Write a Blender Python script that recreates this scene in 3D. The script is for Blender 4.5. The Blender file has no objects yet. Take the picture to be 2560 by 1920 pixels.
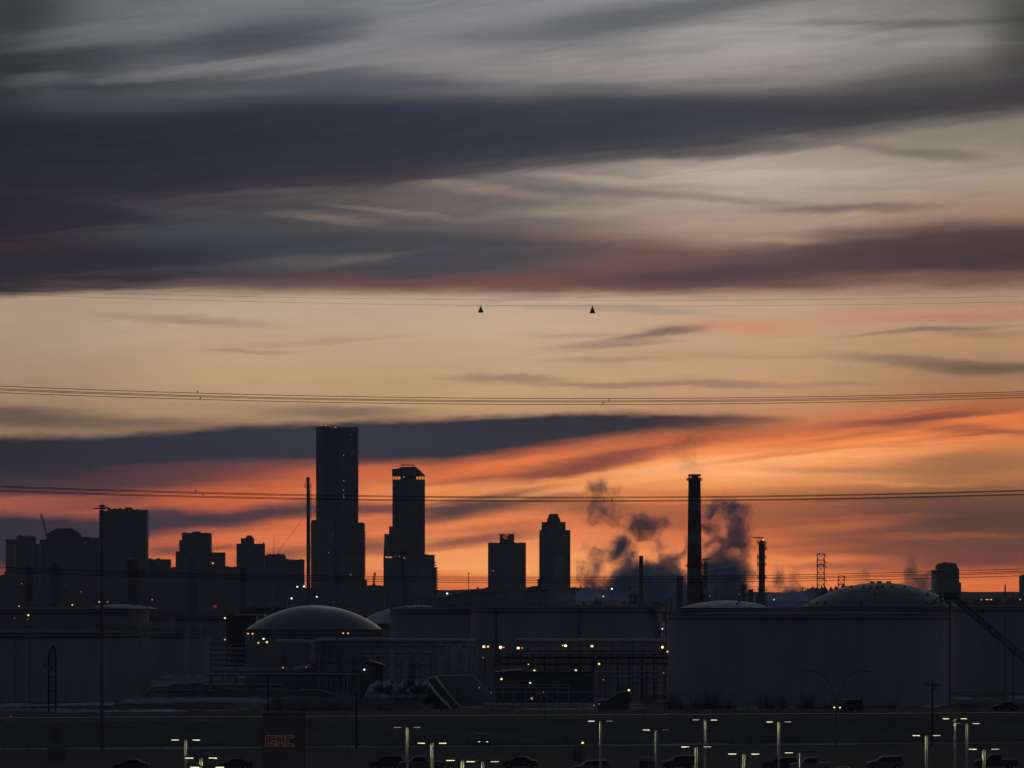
import bpy, bmesh, math, random
from mathutils import Vector, Matrix
random.seed(11)
SC = bpy.context.scene
COL = SC.collection
F = 16000.0          # focal length in photograph pixels (2560 wide)
CAMZ = 21.5          # camera height above the plain
HZ = 1500.0          # photograph row of the true horizon

def lin(c):
    out = []
    for v in c[:3]:
        v = v / 255.0
        out.append(v / 12.92 if v <= 0.04045 else ((v + 0.055) / 1.055) ** 2.4)
    return (out[0], out[1], out[2], 1.0)

# ------------------------------------------------------------------ camera
cam = bpy.data.cameras.new("camera")
cam.sensor_width = 36.0
cam.lens = 36.0 * F / 2560.0
cam.shift_y = (HZ - 960.0) / 2560.0
cam.clip_start = 5.0
cam.clip_end = 60000.0
camo = bpy.data.objects.new("camera", cam)
COL.objects.link(camo)
camo.location = (0, 0, CAMZ)
camo.rotation_euler = (math.radians(90), 0, 0)
SC.camera = camo

# ------------------------------------------------------------------ dusk sky
world = bpy.data.worlds.new("World")

world.use_nodes = True
WT = world.node_tree
WT.nodes.clear()

class Nodes:
    def __init__(self, tree):
        self.t = tree
    def put(self, sock, v):
        if isinstance(v, (int, float)):
            sock.default_value = v
        elif isinstance(v, (tuple, list)):
            sock.default_value = v
        else:
            self.t.links.new(v, sock)
    def math(self, op, a, b=None, c=None, clamp=False):
        n = self.t.nodes.new("ShaderNodeMath")
        n.operation = op
        n.use_clamp = clamp
        self.put(n.inputs[0], a)
        if b is not None:
            self.put(n.inputs[1], b)
        if c is not None:
            self.put(n.inputs[2], c)
        return n.outputs[0]
    def smooth(self, v, a, b):
        n = self.t.nodes.new("ShaderNodeMapRange")
        n.interpolation_type = 'SMOOTHSTEP'
        self.put(n.inputs[0], v)
        self.put(n.inputs[1], a)
        self.put(n.inputs[2], b)
        return n.outputs[0]
    def vec(self, x, y, z=0.0):
        n = self.t.nodes.new("ShaderNodeCombineXYZ")
        self.put(n.inputs[0], x); self.put(n.inputs[1], y); self.put(n.inputs[2], z)
        return n.outputs[0]
    def noise(self, v, scale=1.0, detail=3.0, rough=0.55, dim='2D', dist=0.0):
        n = self.t.nodes.new("ShaderNodeTexNoise")
        n.noise_dimensions = dim
        self.put(n.inputs['Vector'], v)
        n.inputs['Scale'].default_value = scale
        n.inputs['Detail'].default_value = detail
        n.inputs['Roughness'].default_value = rough
        n.inputs['Distortion'].default_value = dist
        return n.outputs[0]
    def ramp(self, v, stops, interp='LINEAR'):
        n = self.t.nodes.new("ShaderNodeValToRGB")
        self.put(n.inputs[0], v)
        cr = n.color_ramp
        cr.interpolation = interp
        cr.elements[0].position, cr.elements[0].color = stops[0][0], stops[0][1]
        cr.elements[1].position, cr.elements[1].color = stops[-1][0], stops[-1][1]
        for p, c in stops[1:-1]:
            e = cr.elements.new(p)
            e.color = c
        return n.outputs[0]
    def curve(self, v, pts):
        n = self.t.nodes.new("ShaderNodeFloatCurve")
        self.put(n.inputs['Value'], v)
        cv = n.mapping.curves[0]
        n.mapping.extend = 'HORIZONTAL'
        cv.points[0].location = pts[0]
        cv.points[1].location = pts[-1]
        for p in pts[1:-1]:
            cv.points.new(*p)
        for p in cv.points:
            p.handle_type = 'AUTO_CLAMPED'
        n.mapping.update()
        return n.outputs[0]
    def mix(self, f, a, b):
        n = self.t.nodes.new("ShaderNodeMix")
        n.data_type = 'RGBA'
        self.put(n.inputs[0], f); self.put(n.inputs[6], a); self.put(n.inputs[7], b)
        return n.outputs[2]

W = Nodes(WT)
tc = WT.nodes.new("ShaderNodeTexCoord")
sep = WT.nodes.new("ShaderNodeSeparateXYZ")
WT.links.new(tc.outputs['Generated'], sep.inputs[0])
AZ = W.math('ARCTAN2', sep.outputs[0], sep.outputs[1])
EL = W.math('ARCSINE', sep.outputs[2])
# compass bearing and elevation written in units of 1/16000 radian
X = W.math('MULTIPLY_ADD', AZ, F, 1280.0)
Y = W.math('MULTIPLY_ADD', EL, -F, HZ)
XN = W.math('MULTIPLY_ADD', X, 1 / 3000.0, 220 / 3000.0, clamp=True)
YN = W.math('MULTIPLY_ADD', Y, 1 / 1800.0, 250 / 1800.0, clamp=True)
def xn(x): return (x + 220) / 3000.0
def yn(y): return (y + 250) / 1800.0

# wind-drawn noise fields
TY = W.math('MULTIPLY_ADD', X, W.math('MULTIPLY_ADD', W.smooth(Y, 760.0, 200.0), 0.07, 0.05), Y)
n_big = W.math('SUBTRACT', W.noise(W.vec(W.math('MULTIPLY', X, 1 / 620.0), W.math('MULTIPLY', TY, 1 / 150.0)), 1.0, 3.0, 0.5), 0.5)
n_mid = W.math('SUBTRACT', W.noise(W.vec(W.math('MULTIPLY', X, 1 / 260.0), W.math('MULTIPLY', TY, 1 / 42.0), 7.3), 1.0, 4.0, 0.55, dim='3D'), 0.5)
TY2 = W.math('MULTIPLY_ADD', n_big, 60.0, TY)
streak = W.noise(W.vec(W.math('MULTIPLY', X, 1 / 420.0), W.math('MULTIPLY', TY2, 1 / 30.0), 3.1), 1.0, 5.0, 0.6, dim='3D')
fibre = W.noise(W.vec(W.math('MULTIPLY', X, 1 / 150.0), W.math('MULTIPLY', TY2, 1 / 9.0), 5.7), 1.0, 3.0, 0.6, dim='3D')
streak = W.math('MULTIPLY_ADD', fibre, 0.42, W.math('MULTIPLY', streak, 0.58))
edge = W.math('SUBTRACT', W.noise(W.vec(W.math('MULTIPLY', X, 1 / 70.0), W.math('MULTIPLY', Y, 1 / 34.0), 1.7), 1.0, 4.0, 0.6, dim='3D'), 0.5)
feather = W.math('SUBTRACT', streak, 0.5)
YA = W.math('MULTIPLY_ADD', feather, 44.0, W.math('MULTIPLY_ADD', n_big, 34.0, W.math('MULTIPLY_ADD', n_mid, 20.0, Y)))
YB = W.math('MULTIPLY_ADD', feather, 22.0, W.math('MULTIPLY_ADD', n_mid, 28.0, W.math('MULTIPLY_ADD', edge, 15.0, Y)))
YC = W.math('MULTIPLY_ADD', n_big, -40.0, W.math('MULTIPLY_ADD', n_mid, 22.0, Y))

def column(stops):
    return W.ramp(YN, [(yn(y), lin(c)) for y, c in stops], 'B_SPLINE' if False else 'LINEAR')

LEFT = column([(0, (92, 97, 98)), (120, (90, 94, 95)), (250, (78, 82, 85)), (480, (58, 53, 60)), (690, (90, 76, 74)), (745, (170, 148, 126)), (800, (173, 150, 126)),
               (900, (166, 140, 112)), (1000, (160, 131, 101)), (1080, (146, 121, 95)), (1150, (80, 60, 64)), (1225, (112, 63, 60)), (1265, (158, 82, 64)),
               (1330, (150, 74, 62)), (1400, (152, 78, 66)), (1440, (172, 84, 66)), (1500, (150, 72, 56))])
LMID = column([(0, (112, 117, 119)), (150, (118, 118, 120)), (300, (100, 102, 104)), (480, (60, 58, 62)), (560, (66, 67, 70)), (715, (150, 130, 112)), (760, (185, 161, 134)),
               (850, (189, 159, 128)), (950, (190, 155, 120)), (1030, (176, 141, 106)), (1100, (120, 84, 72)), (1180, (176, 84, 62)), (1225, (204, 101, 60)),
               (1270, (200, 96, 60)), (1340, (216, 110, 66)), (1395, (220, 114, 62)), (1440, (206, 100, 58)), (1500, (196, 92, 52))])
MID = column([(0, (128, 130, 134)), (120, (136, 134, 136)), (200, (140, 135, 134)), (330, (120, 116, 116)), (470, (112, 104, 99)), (560, (98, 93, 90)), (690, (176, 130, 112)), (745, (190, 164, 142)),
              (800, (196, 168, 139)), (900, (196, 161, 128)), (1000, (192, 154, 114)), (1040, (182, 140, 104)), (1110, (206, 104, 62)), (1190, (226, 118, 64)),
              (1225, (240, 146, 82)), (1300, (222, 122, 72)), (1380, (243, 152, 90)), (1420, (246, 160, 98)), (1455, (226, 122, 66)), (1500, (190, 92, 50))])
RMID = column([(0, (150, 147, 145)), (130, (156, 151, 147)), (230, (146, 140, 134)), (330, (140, 130, 122)), (440, (178, 165, 152)), (520, (172, 155, 140)), (600, (158, 132, 116)), (690, (128, 96, 86)),
               (760, (192, 160, 134)), (850, (194, 158, 126)), (950, (194, 155, 118)), (1030, (186, 136, 98)), (1090, (226, 118, 66)), (1150, (246, 150, 88)), (1185, (250, 170, 110)),
               (1225, (226, 140, 76)), (1290, (196, 104, 62)), (1350, (212, 112, 66)), (1400, (236, 130, 74)), (1455, (240, 136, 76)), (1500, (210, 108, 58))])
RIGHT = column([(0, (112, 112, 108)), (100, (134, 131, 126)), (230, (120, 116, 109)), (340, (136, 127, 115)), (450, (164, 148, 131)), (540, (158, 128, 107)), (610, (120, 92, 82)), (690, (124, 96, 84)),
                (740, (170, 140, 116)), (840, (182, 142, 108)), (930, (166, 128, 94)), (1000, (168, 118, 80)), (1040, (216, 112, 62)), (1085, (228, 128, 70)), (1150, (190, 122, 74)), (1215, (166, 106, 66)),
                (1270, (112, 68, 54)), (1350, (114, 66, 52)), (1400, (140, 74, 54)), (1450, (214, 108, 58)), (1500, (200, 98, 54))])
sky = W.mix(W.smooth(X, 60.0, 640.0), LEFT, LMID)
sky = W.mix(W.smooth(X, 560.0, 1280.0), sky, MID)
sky = W.mix(W.smooth(X, 1220.0, 1880.0), sky, RMID)
sky = W.mix(W.smooth(X, 1800.0, 2480.0), sky, RIGHT)

BASE = sky
# the glow is brighter than it looks from the ground: the low haze dims it on the way
HAZE = 2.6e-5
PATHLEN = W.math('MINIMUM', 13200.0, W.math('DIVIDE', 310.0, W.math('MAXIMUM', EL, 0.002)))
AIRGAIN = W.math('POWER', 2.71828, W.math('MULTIPLY', PATHLEN, HAZE * 0.92))
GLAMP = W.math('MULTIPLY_ADD', W.smooth(Y, 900.0, 500.0), 0.42, W.math('MULTIPLY_ADD', W.smooth(Y, 1040.0, 1120.0), 0.30, 0.24))
CLOUDS = []
def band(top, bot, st, sb, cols, op, ysrc='A', tex=0.0):
    """A cloud deck between two edges given as (bearing, elevation) curves."""
    lo = min(y for _, y in top) - st - 46
    hi = max(y for _, y in bot) + sb + 46
    CLOUDS.append((lo, hi, ('band', top, bot, st, sb, cols, op, ysrc, tex)))

def wisp(x, y, hl, hh, slope, col, op, ysrc='B', tex=0.45):
    """One drawn-out streak; slope is rise (negative) or fall per unit run."""
    hl, hh = hl * 1.3, hh * 1.4
    e = hh + abs(slope) * hl * 0.8 + 46
    CLOUDS.append((y - e, y + e, ('wisp', x, y, hl, hh, slope, col, op, ysrc, tex)))

def wisp_group():
    g = bpy.data.node_groups.new("cloud_streak", "ShaderNodeTree")
    for nm, ty in (("X", "NodeSocketFloat"), ("YS", "NodeSocketFloat"), ("streak", "NodeSocketFloat"), ("sky", "NodeSocketColor"),
                   ("chain", "NodeSocketFloat"), ("x", "NodeSocketFloat"), ("y", "NodeSocketFloat"), ("ihl", "NodeSocketFloat"),
                   ("ihh", "NodeSocketFloat"), ("slope", "NodeSocketFloat"), ("col", "NodeSocketColor"), ("op", "NodeSocketFloat"),
                   ("tex", "NodeSocketFloat")):
        g.interface.new_socket(nm, in_out='INPUT', socket_type=ty)
    g.interface.new_socket("sky", in_out='OUTPUT', socket_type="NodeSocketColor")
    g.interface.new_socket("m", in_out='OUTPUT', socket_type="NodeSocketFloat")
    gi = g.nodes.new("NodeGroupInput"); go = g.nodes.new("NodeGroupOutput")
    N = Nodes(g); I = gi.outputs
    dx = N.math('SUBTRACT', N.math('MULTIPLY_ADD', I['chain'], 1e-5, I['X']), I['x'])
    cy = N.math('MULTIPLY_ADD', dx, I['slope'], I['y'])
    d = N.math('MULTIPLY', N.math('SUBTRACT', I['YS'], cy), I['ihh'])
    e = N.math('MULTIPLY', dx, I['ihl'])
    r = N.math('SQRT', N.math('MULTIPLY_ADD', d, d, N.math('MULTIPLY', e, e)))
    # the thicker the streak texture here, the farther the streak reaches
    r = N.math('MULTIPLY_ADD', N.math('SUBTRACT', 0.5, I['streak']), I['tex'], r)
    m = N.math('MULTIPLY', N.smooth(r, 1.0, 0.1), I['op'])
    N.t.links.new(N.mix(m, I['sky'], I['col']), go.inputs[0])
    N.t.links.new(m, go.inputs[1])
    return g

SLAB_IN = (("X", "Float"), ("XN", "Float"), ("A", "Float"), ("B", "Float"), ("C", "Float"), ("streak", "Float"), ("big", "Float"), ("amp", "Float"), ("sky", "Color"))
def cloud_chain(lo, hi, G):
    """Compose, over the clear glow, every cloud that reaches into elevations lo..hi (one node group each)."""
    g = bpy.data.node_groups.new("cloud_slab", "ShaderNodeTree")
    for nm, ty in SLAB_IN:
        g.interface.new_socket(nm, in_out='INPUT', socket_type="NodeSocket" + ty)
    g.interface.new_socket("sky", in_out='OUTPUT', socket_type="NodeSocketColor")
    I = g.nodes.new("NodeGroupInput").outputs
    go = g.nodes.new("NodeGroupOutput")
    N = Nodes(g)
    sk, chain = I['sky'], None
    for a, b, spec in CLOUDS:
        if b < lo or a > hi:
            continue
        if spec[0] == 'wisp':
            _, x, y, hl, hh, slope, col, op, ys, tex = spec
            n = g.nodes.new("ShaderNodeGroup")
            n.node_tree = G
            for k, v in (("X", I['X']), ("YS", I[ys]), ("streak", I['streak']), ("sky", sk), ("chain", chain if chain is not None else 0.0),
                         ("x", float(x)), ("y", float(y)), ("ihl", 1.0 / hl), ("ihh", 1.0 / hh), ("slope", float(slope)),
                         ("col", lin(col)), ("op", float(op)), ("tex", float(tex) * 1.2)):
                N.put(n.inputs[k], v)
            sk, chain = n.outputs[0], n.outputs[1]
        else:
            _, top, bot, st, sb, cols, op, ys, tex = spec
            ys = I[ys]
            xs = I['XN'] if chain is None else N.math('MULTIPLY_ADD', chain, 1e-6, I['XN'])
            t = N.math('MULTIPLY', N.curve(xs, [(xn(x), y / 1600.0) for x, y in top]), 1600.0)
            bb = N.math('MULTIPLY', N.curve(xs, [(xn(x), y / 1600.0) for x, y in bot]), 1600.0)
            m = N.math('MULTIPLY', N.smooth(N.math('SUBTRACT', ys, t), -st, st), N.smooth(N.math('SUBTRACT', bb, ys), -sb, sb))
            m = N.math('MULTIPLY', m, op[0][1] if len(op) == 1 else N.curve(xs, [(xn(x), v) for x, v in op]))
            if tex:
                m = N.math('MULTIPLY', m, N.math('MULTIPLY_ADD', I['streak'], tex * 2, 1 - tex), clamp=True)
            sk = N.mix(m, sk, lin(cols[0][1]) if len(cols) == 1 else N.ramp(xs, [(xn(x), lin(v)) for x, v in cols]))
            chain = m
    # streaky grain of the veil
    gl = N.math('MULTIPLY_ADD', N.math('SUBTRACT', I['streak'], 0.5), I['amp'], 1.0)
    gl = N.math('MULTIPLY', gl, N.math('MULTIPLY_ADD', I['big'], 0.16, 1.0))
    v = g.nodes.new("ShaderNodeVectorMath")
    v.operation = 'SCALE'
    g.links.new(sk, v.inputs[0])
    g.links.new(gl, v.inputs['Scale'])
    g.links.new(v.outputs[0], go.inputs[0])
    n = WT.nodes.new("ShaderNodeGroup")
    n.node_tree = g
    for k, val in zip([q[0] for q in SLAB_IN], (X, XN, YA, YB, YC, streak, n_big, GLAMP, BASE)):
        WT.links.new(val, n.inputs[k])
    bk = WT.nodes.new("ShaderNodeBackground")
    WT.links.new(n.outputs[0], bk.inputs[0])
    WT.links.new(AIRGAIN, bk.inputs[1])
    return bk.outputs[0]

def mix_shader(f, a, b):
    n = WT.nodes.new("ShaderNodeMixShader")
    W.put(n.inputs[0], f); W.put(n.inputs[1], a); W.put(n.inputs[2], b)
    return n.outputs[0]
# ---- high veil, top of the view
wisp(330, 225, 620, 60, -0.05, (62, 66, 70), 0.75, 'A')
wisp(120, 160, 330, 42, -0.12, (50, 53, 56), 0.85, 'A')
wisp(30, 30, 190, 110, 0.0, (40, 42, 42), 0.75, 'A')
wisp(0, 200, 120, 170, 0.0, (42, 44, 46), 0.7, 'A')
wisp(640, 105, 300, 58, -0.14, (66, 71, 79), 0.85, 'A')
wisp(820, 80, 150, 40, -0.2, (76, 80, 90), 0.5, 'A')
wisp(560, 172, 330, 16, -0.10, (130, 126, 127), 0.75, 'B')
wisp(100, 205, 110, 18, -0.08, (92, 95, 96), 0.6, 'B')
wisp(300, 72, 320, 20, -0.12, (116, 118, 118), 0.5, 'B')
wisp(960, 130, 420, 34, -0.14, (124, 122, 124), 0.5, 'A')
wisp(900, 200, 330, 34, -0.02, (84, 88, 98), 0.7, 'A')
wisp(1190, 100, 150, 26, -0.06, (104, 106, 112), 0.6, 'A')
wisp(1510, 66, 330, 46, -0.13, (92, 95, 99), 0.85, 'A')
wisp(1800, 22, 420, 34, -0.13, (92, 95, 98), 0.85, 'A')
wisp(1400, 128, 240, 22, -0.13, (112, 112, 114), 0.55, 'B')
wisp(1700, 130, 300, 16, -0.10, (118, 116, 115), 0.45, 'B')
wisp(2330, 62, 420, 13, -0.012, (96, 97, 94), 0.75, 'B')
wisp(2120, 100, 340, 10, 0.04, (128, 125, 122), 0.4, 'B')
wisp(1920, 120, 330, 34, -0.08, (164, 159, 155), 0.6, 'A')
wisp(1430, 150, 140, 24, -0.02, (152, 146, 142), 0.6, 'A')
wisp(1700, 180, 380, 20, -0.05, (156, 150, 145), 0.4, 'B')
wisp(2420, 190, 330, 60, -0.12, (92, 90, 85), 0.55, 'A')
wisp(2580, 60, 150, 130, 0.0, (48, 50, 48), 0.75, 'A')
wisp(2590, 170, 150, 90, 0.0, (66, 66, 62), 0.7, 'A')
# ---- long slate band
band([(-200, 285), (0, 280), (300, 272), (640, 238), (1000, 224), (1280, 226), (1500, 218), (1700, 226), (1920, 226), (2200, 200), (2560, 165), (2700, 155)],
     [(-200, 500), (0, 495), (350, 488), (640, 466), (930, 452), (1280, 420), (1480, 408), (1700, 392), (1920, 368), (2150, 336), (2350, 306), (2560, 282), (2700, 270)],
     52, 34, [(-200, (34, 33, 42)), (0, (37, 36, 46)), (400, (43, 45, 53)), (900, (49, 52, 62)), (1280, (53, 58, 66)), (1700, (62, 63, 70)), (2100, (70, 69, 72)), (2560, (66, 64, 66))],
     [(-200, 1), (1900, 0.97), (2300, 0.9), (2700, 0.85)])
band([(-200, 330), (640, 305), (1280, 285), (1800, 255), (2200, 250), (2560, 222)],
     [(-200, 440), (640, 410), (1280, 372), (1800, 325), (2200, 310), (2560, 275)],
     42, 34, [(-200, (34, 33, 44)), (0, (37, 37, 47)), (640, (43, 46, 56)), (1280, (48, 53, 62)), (1800, (54, 56, 66)), (2100, (56, 56, 62)), (2560, (56, 53, 58))], [(0, 0.8), (2560, 0.75)], 'C')
wisp(760, 452, 620, 26, -0.055, (56, 48, 58), 0.7, 'A')
wisp(1600, 395, 460, 18, -0.06, (76, 68, 72), 0.7, 'A')
wisp(2000, 352, 300, 24, -0.08, (96, 89, 88), 0.55, 'A')
wisp(1500, 428, 330, 14, -0.045, (142, 128, 122), 0.4, 'B')
# ---- grey and cream layer below it
wisp(2160, 372, 230, 12, 0.13, (122, 113, 105), 0.7, 'B')
wisp(2340, 393, 150, 15, 0.02, (112, 104, 96), 0.8, 'B')
wisp(1430, 476, 270, 16, 0.03, (110, 106, 104), 0.75, 'B')
wisp(1760, 496, 360, 13, 0.06, (126, 114, 106), 0.6, 'B')
wisp(2120, 521, 290, 13, -0.01, (110, 92, 86), 0.75, 'B')
wisp(1560, 452, 240, 12, 0.06, (186, 172, 158), 0.45, 'B')
wisp(1500, 530, 330, 20, 0.0, (160, 146, 132), 0.45, 'B')
wisp(1080, 505, 360, 30, 0.03, (104, 98, 94), 0.55, 'A')
wisp(1240, 478, 230, 16, 0.1, (146, 130, 120), 0.6, 'B')
wisp(830, 546, 150, 12, 0.06, (130, 119, 110), 0.75, 'B')
wisp(700, 520, 300, 34, 0.0, (80, 76, 78), 0.6, 'A')
wisp(960, 566, 260, 12, 0.1, (108, 98, 92), 0.6, 'B')
wisp(1850, 560, 480, 28, 0.0, (172, 143, 126), 0.55, 'A')
# ---- mid band: blue grey on the left, mauve on the right
band([(-200, 470), (0, 472), (250, 500), (450, 560), (640, 585), (900, 570), (1280, 586), (1600, 604), (1850, 622), (2100, 596), (2300, 570), (2560, 562), (2700, 560)],
     [(-200, 735), (0, 728), (250, 716), (500, 704), (700, 708), (1000, 718), (1280, 722), (1600, 716), (1850, 712), (2100, 700), (2350, 690), (2560, 694), (2700, 690)],
     30, 17, [(-200, (38, 36, 45)), (0, (40, 37, 46)), (300, (46, 44, 53)), (700, (60, 64, 72)), (1280, (72, 70, 75)), (1560, (100, 76, 74)), (1900, (94, 74, 74)), (2250, (84, 66, 67)), (2560, (74, 58, 59))],
     [(-200, 1), (1280, 0.97), (1600, 0.9), (1850, 0.92), (2560, 0.97)], 'A')
band([(-200, 686), (600, 688), (1280, 690), (2000, 684), (2700, 676)],
     [(-200, 744), (0, 738), (120, 728), (220, 718), (400, 719), (560, 724), (700, 729), (930, 732), (1120, 728), (1280, 738), (1480, 728), (1700, 733), (1900, 722), (2100, 724), (2300, 714), (2560, 718), (2700, 714)],
     20, 22, [(-200, (44, 38, 46)), (0, (46, 40, 47)), (500, (66, 56, 60)), (850, (100, 70, 68)), (1200, (110, 77, 70)), (1600, (104, 72, 68)), (1950, (104, 76, 70)), (2250, (124, 90, 78)), (2560, (128, 94, 80))],
     [(-200, 0.95), (900, 0.95), (1280, 0.88), (2000, 0.85), (2560, 0.75)], 'A', 0.15)
wisp(340, 592, 260, 32, -0.06, (74, 76, 78), 0.75, 'A')
wisp(620, 600, 300, 36, 0.02, (58, 63, 71), 0.7, 'A')
wisp(800, 655, 280, 20, -0.07, (86, 82, 80), 0.8, 'B')
wisp(930, 645, 120, 10, -0.12, (110, 102, 95), 0.5, 'B')
wisp(180, 640, 420, 50, 0.0, (45, 44, 54), 0.6, 'A')
wisp(60, 618, 330, 34, -0.08, (52, 43, 46), 0.75, 'A')
wisp(1130, 620, 330, 26, 0.03, (68, 70, 75), 0.7, 'A')
wisp(1280, 712, 440, 34, -0.03, (122, 80, 74), 0.28, 'A')
wisp(1560, 668, 260, 26, -0.09, (108, 78, 75), 0.5, 'A')
wisp(1780, 688, 380, 27, -0.05, (76, 62, 67), 0.9, 'A')
wisp(2330, 640, 400, 46, -0.03, (72, 57, 60), 0.85, 'A')
wisp(2080, 700, 300, 18, -0.02, (110, 86, 78), 0.5, 'A')
wisp(2150, 585, 150, 16, 0.0, (112, 94, 88), 0.8, 'B')
wisp(1930, 600, 150, 12, 0.06, (170, 146, 126), 0.55, 'B')
wisp(2440, 690, 260, 22, -0.03, (112, 84, 76), 0.5, 'A')
wisp(560, 712, 560, 14, -0.005, (96, 80, 78), 0.6, 'B')
# ---- luminous gap
wisp(470, 802, 260, 13, 0.05, (150, 126, 107), 0.7, 'B')
wisp(620, 878, 150, 7, 0.0, (150, 124, 103), 0.6, 'B')
wisp(800, 852, 250, 9, -0.05, (164, 136, 111), 0.5, 'B')
wisp(1490, 770, 420, 9, 0.01, (158, 136, 118), 0.5, 'B')
wisp(1690, 782, 160, 9, 0.06, (160, 138, 122), 0.6, 'B')
wisp(1640, 836, 150, 10, -0.11, (128, 104, 95), 0.85, 'B')
wisp(1700, 826, 90, 14, -0.02, (122, 98, 90), 0.8, 'B')
wisp(1530, 862, 190, 12, -0.05, (144, 118, 103), 0.7, 'B')
wisp(1450, 835, 170, 6, 0.0, (160, 135, 116), 0.5, 'B')
wisp(1560, 898, 230, 8, -0.02, (158, 128, 106), 0.6, 'B')
wisp(1860, 818, 190, 24, 0.05, (204, 140, 108), 0.7, 'A')
wisp(2250, 789, 420, 25, -0.045, (198, 138, 108), 0.55, 'A')
wisp(2420, 794, 260, 12, -0.03, (180, 118, 94), 0.6, 'B')
wisp(1690, 880, 180, 16, -0.05, (200, 146, 116), 0.55, 'A')
wisp(2330, 828, 240, 7, -0.07, (128, 102, 84), 0.8, 'B')
wisp(2480, 838, 170, 14, 0.02, (150, 116, 90), 0.6, 'B')
wisp(2340, 908, 320, 16, 0.06, (128, 100, 80), 0.85, 'B')
wisp(2500, 926, 240, 18, 0.02, (104, 84, 70), 0.8, 'B')
wisp(1920, 892, 420, 6, 0.03, (170, 136, 110), 0.5, 'B')
wisp(1270, 948, 190, 11, 0.02, (146, 117, 97), 0.75, 'B')
wisp(1560, 962, 330, 8, 0.0, (150, 117, 96), 0.75, 'B')
wisp(1830, 960, 230, 13, 0.03, (152, 118, 96), 0.7, 'B')
wisp(2080, 958, 190, 9, 0.02, (160, 122, 94), 0.6, 'B')
wisp(1900, 946, 190, 5, -0.02, (206, 148, 104), 0.5, 'B')
wisp(60, 1046, 280, 34, 0.05, (84, 73, 64), 0.8, 'A')
wisp(330, 1060, 300, 18, 0.0, (104, 88, 76), 0.7, 'B')
wisp(840, 1030, 240, 17, 0.02, (112, 93, 82), 0.8, 'B')
wisp(600, 1018, 300, 14, 0.0, (160, 130, 101), 0.5, 'B')
# ---- burning lower sky
wisp(1500, 1146, 310, 30, -0.2, (120, 64, 56), 0.85, 'A')
wisp(1210, 1196, 230, 18, -0.12, (150, 80, 62), 0.75, 'A')
wisp(1780, 1096, 190, 22, -0.15, (160, 84, 62), 0.55, 'A')
wisp(2090, 1062, 260, 18, -0.09, (170, 92, 66), 0.5, 'A')
wisp(2330, 1044, 280, 16, -0.10, (104, 64, 54), 0.85, 'A')
wisp(2440, 1078, 200, 14, 0.06, (112, 68, 55), 0.8, 'A')
wisp(2330, 1098, 200, 24, -0.14, (206, 108, 62), 0.55, 'A')
wisp(2480, 1012, 200, 16, -0.12, (178, 94, 60), 0.6, 'A')
wisp(1560, 1196, 330, 20, -0.16, (252, 168, 108), 0.6, 'A')
wisp(1880, 1160, 420, 22, -0.06, (254, 180, 122), 0.7, 'A')
wisp(2200, 1138, 300, 26, -0.13, (250, 158, 96), 0.55, 'A')
wisp(2180, 1180, 330, 10, 0.02, (172, 112, 70), 0.6, 'B')
wisp(2440, 1160, 240, 34, -0.05, (140, 98, 66), 0.65, 'A')
wisp(2120, 1206, 360, 7, 0.02, (236, 148, 82), 0.6, 'B')
wisp(1700, 1232, 300, 10, 0.0, (204, 118, 68), 0.6, 'B')
band([(-200, 1240), (1500, 1262), (1800, 1242), (2000, 1224), (2560, 1222)], [(-200, 1300), (1500, 1300), (1850, 1310), (2050, 1345), (2300, 1395), (2560, 1415)],
     30, 34, [(1500, (178, 96, 62)), (1900, (142, 82, 60)), (2250, (104, 68, 56)), (2560, (96, 64, 55))], [(-200, 0), (1450, 0), (1750, 0.6), (2100, 0.72), (2560, 0.72)], 'A', 0.4)
wisp(2420, 1290, 330, 26, 0.0, (82, 60, 55), 0.6, 'A')
wisp(2080, 1318, 200, 14, -0.08, (196, 104, 66), 0.6, 'B')
wisp(2330, 1342, 330, 10, 0.0, (158, 86, 60), 0.6, 'B')
wisp(2200, 1380, 330, 14, 0.02, (120, 68, 56), 0.55, 'B')
wisp(2130, 1420, 190, 12, 0.03, (128, 74, 60), 0.6, 'B')
wisp(2430, 1408, 260, 22, 0.0, (98, 60, 54), 0.6, 'A')
# dark blue ridge cloud
band([(-200, 1100), (0, 1096), (200, 1090), (420, 1082), (640, 1062), (880, 1054), (1280, 1040), (1500, 1036), (1750, 1032), (1950, 1042), (2060, 1052), (2700, 1052)],
     [(-200, 1218), (0, 1212), (300, 1196), (520, 1172), (700, 1162), (900, 1160), (1070, 1160), (1280, 1136), (1480, 1104), (1650, 1084), (1800, 1074), (1950, 1062), (2060, 1053), (2700, 1053)],
     13, 24, [(-200, (38, 36, 43)), (0, (40, 39, 46)), (400, (46, 46, 55)), (800, (50, 51, 60)), (1280, (47, 47, 56)), (1600, (52, 47, 54)), (1850, (82, 60, 58)), (2050, (130, 80, 62))],
     [(-200, 1), (1600, 1), (1850, 0.85), (2000, 0.5), (2100, 0.0), (2700, 0.0)], 'B')
wisp(150, 1208, 480, 44, -0.03, (60, 47, 53), 0.85, 'A')
wisp(420, 1196, 330, 34, -0.05, (78, 54, 58), 0.7, 'A')
wisp(560, 1172, 300, 20, -0.05, (96, 60, 62), 0.45, 'A')
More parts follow.
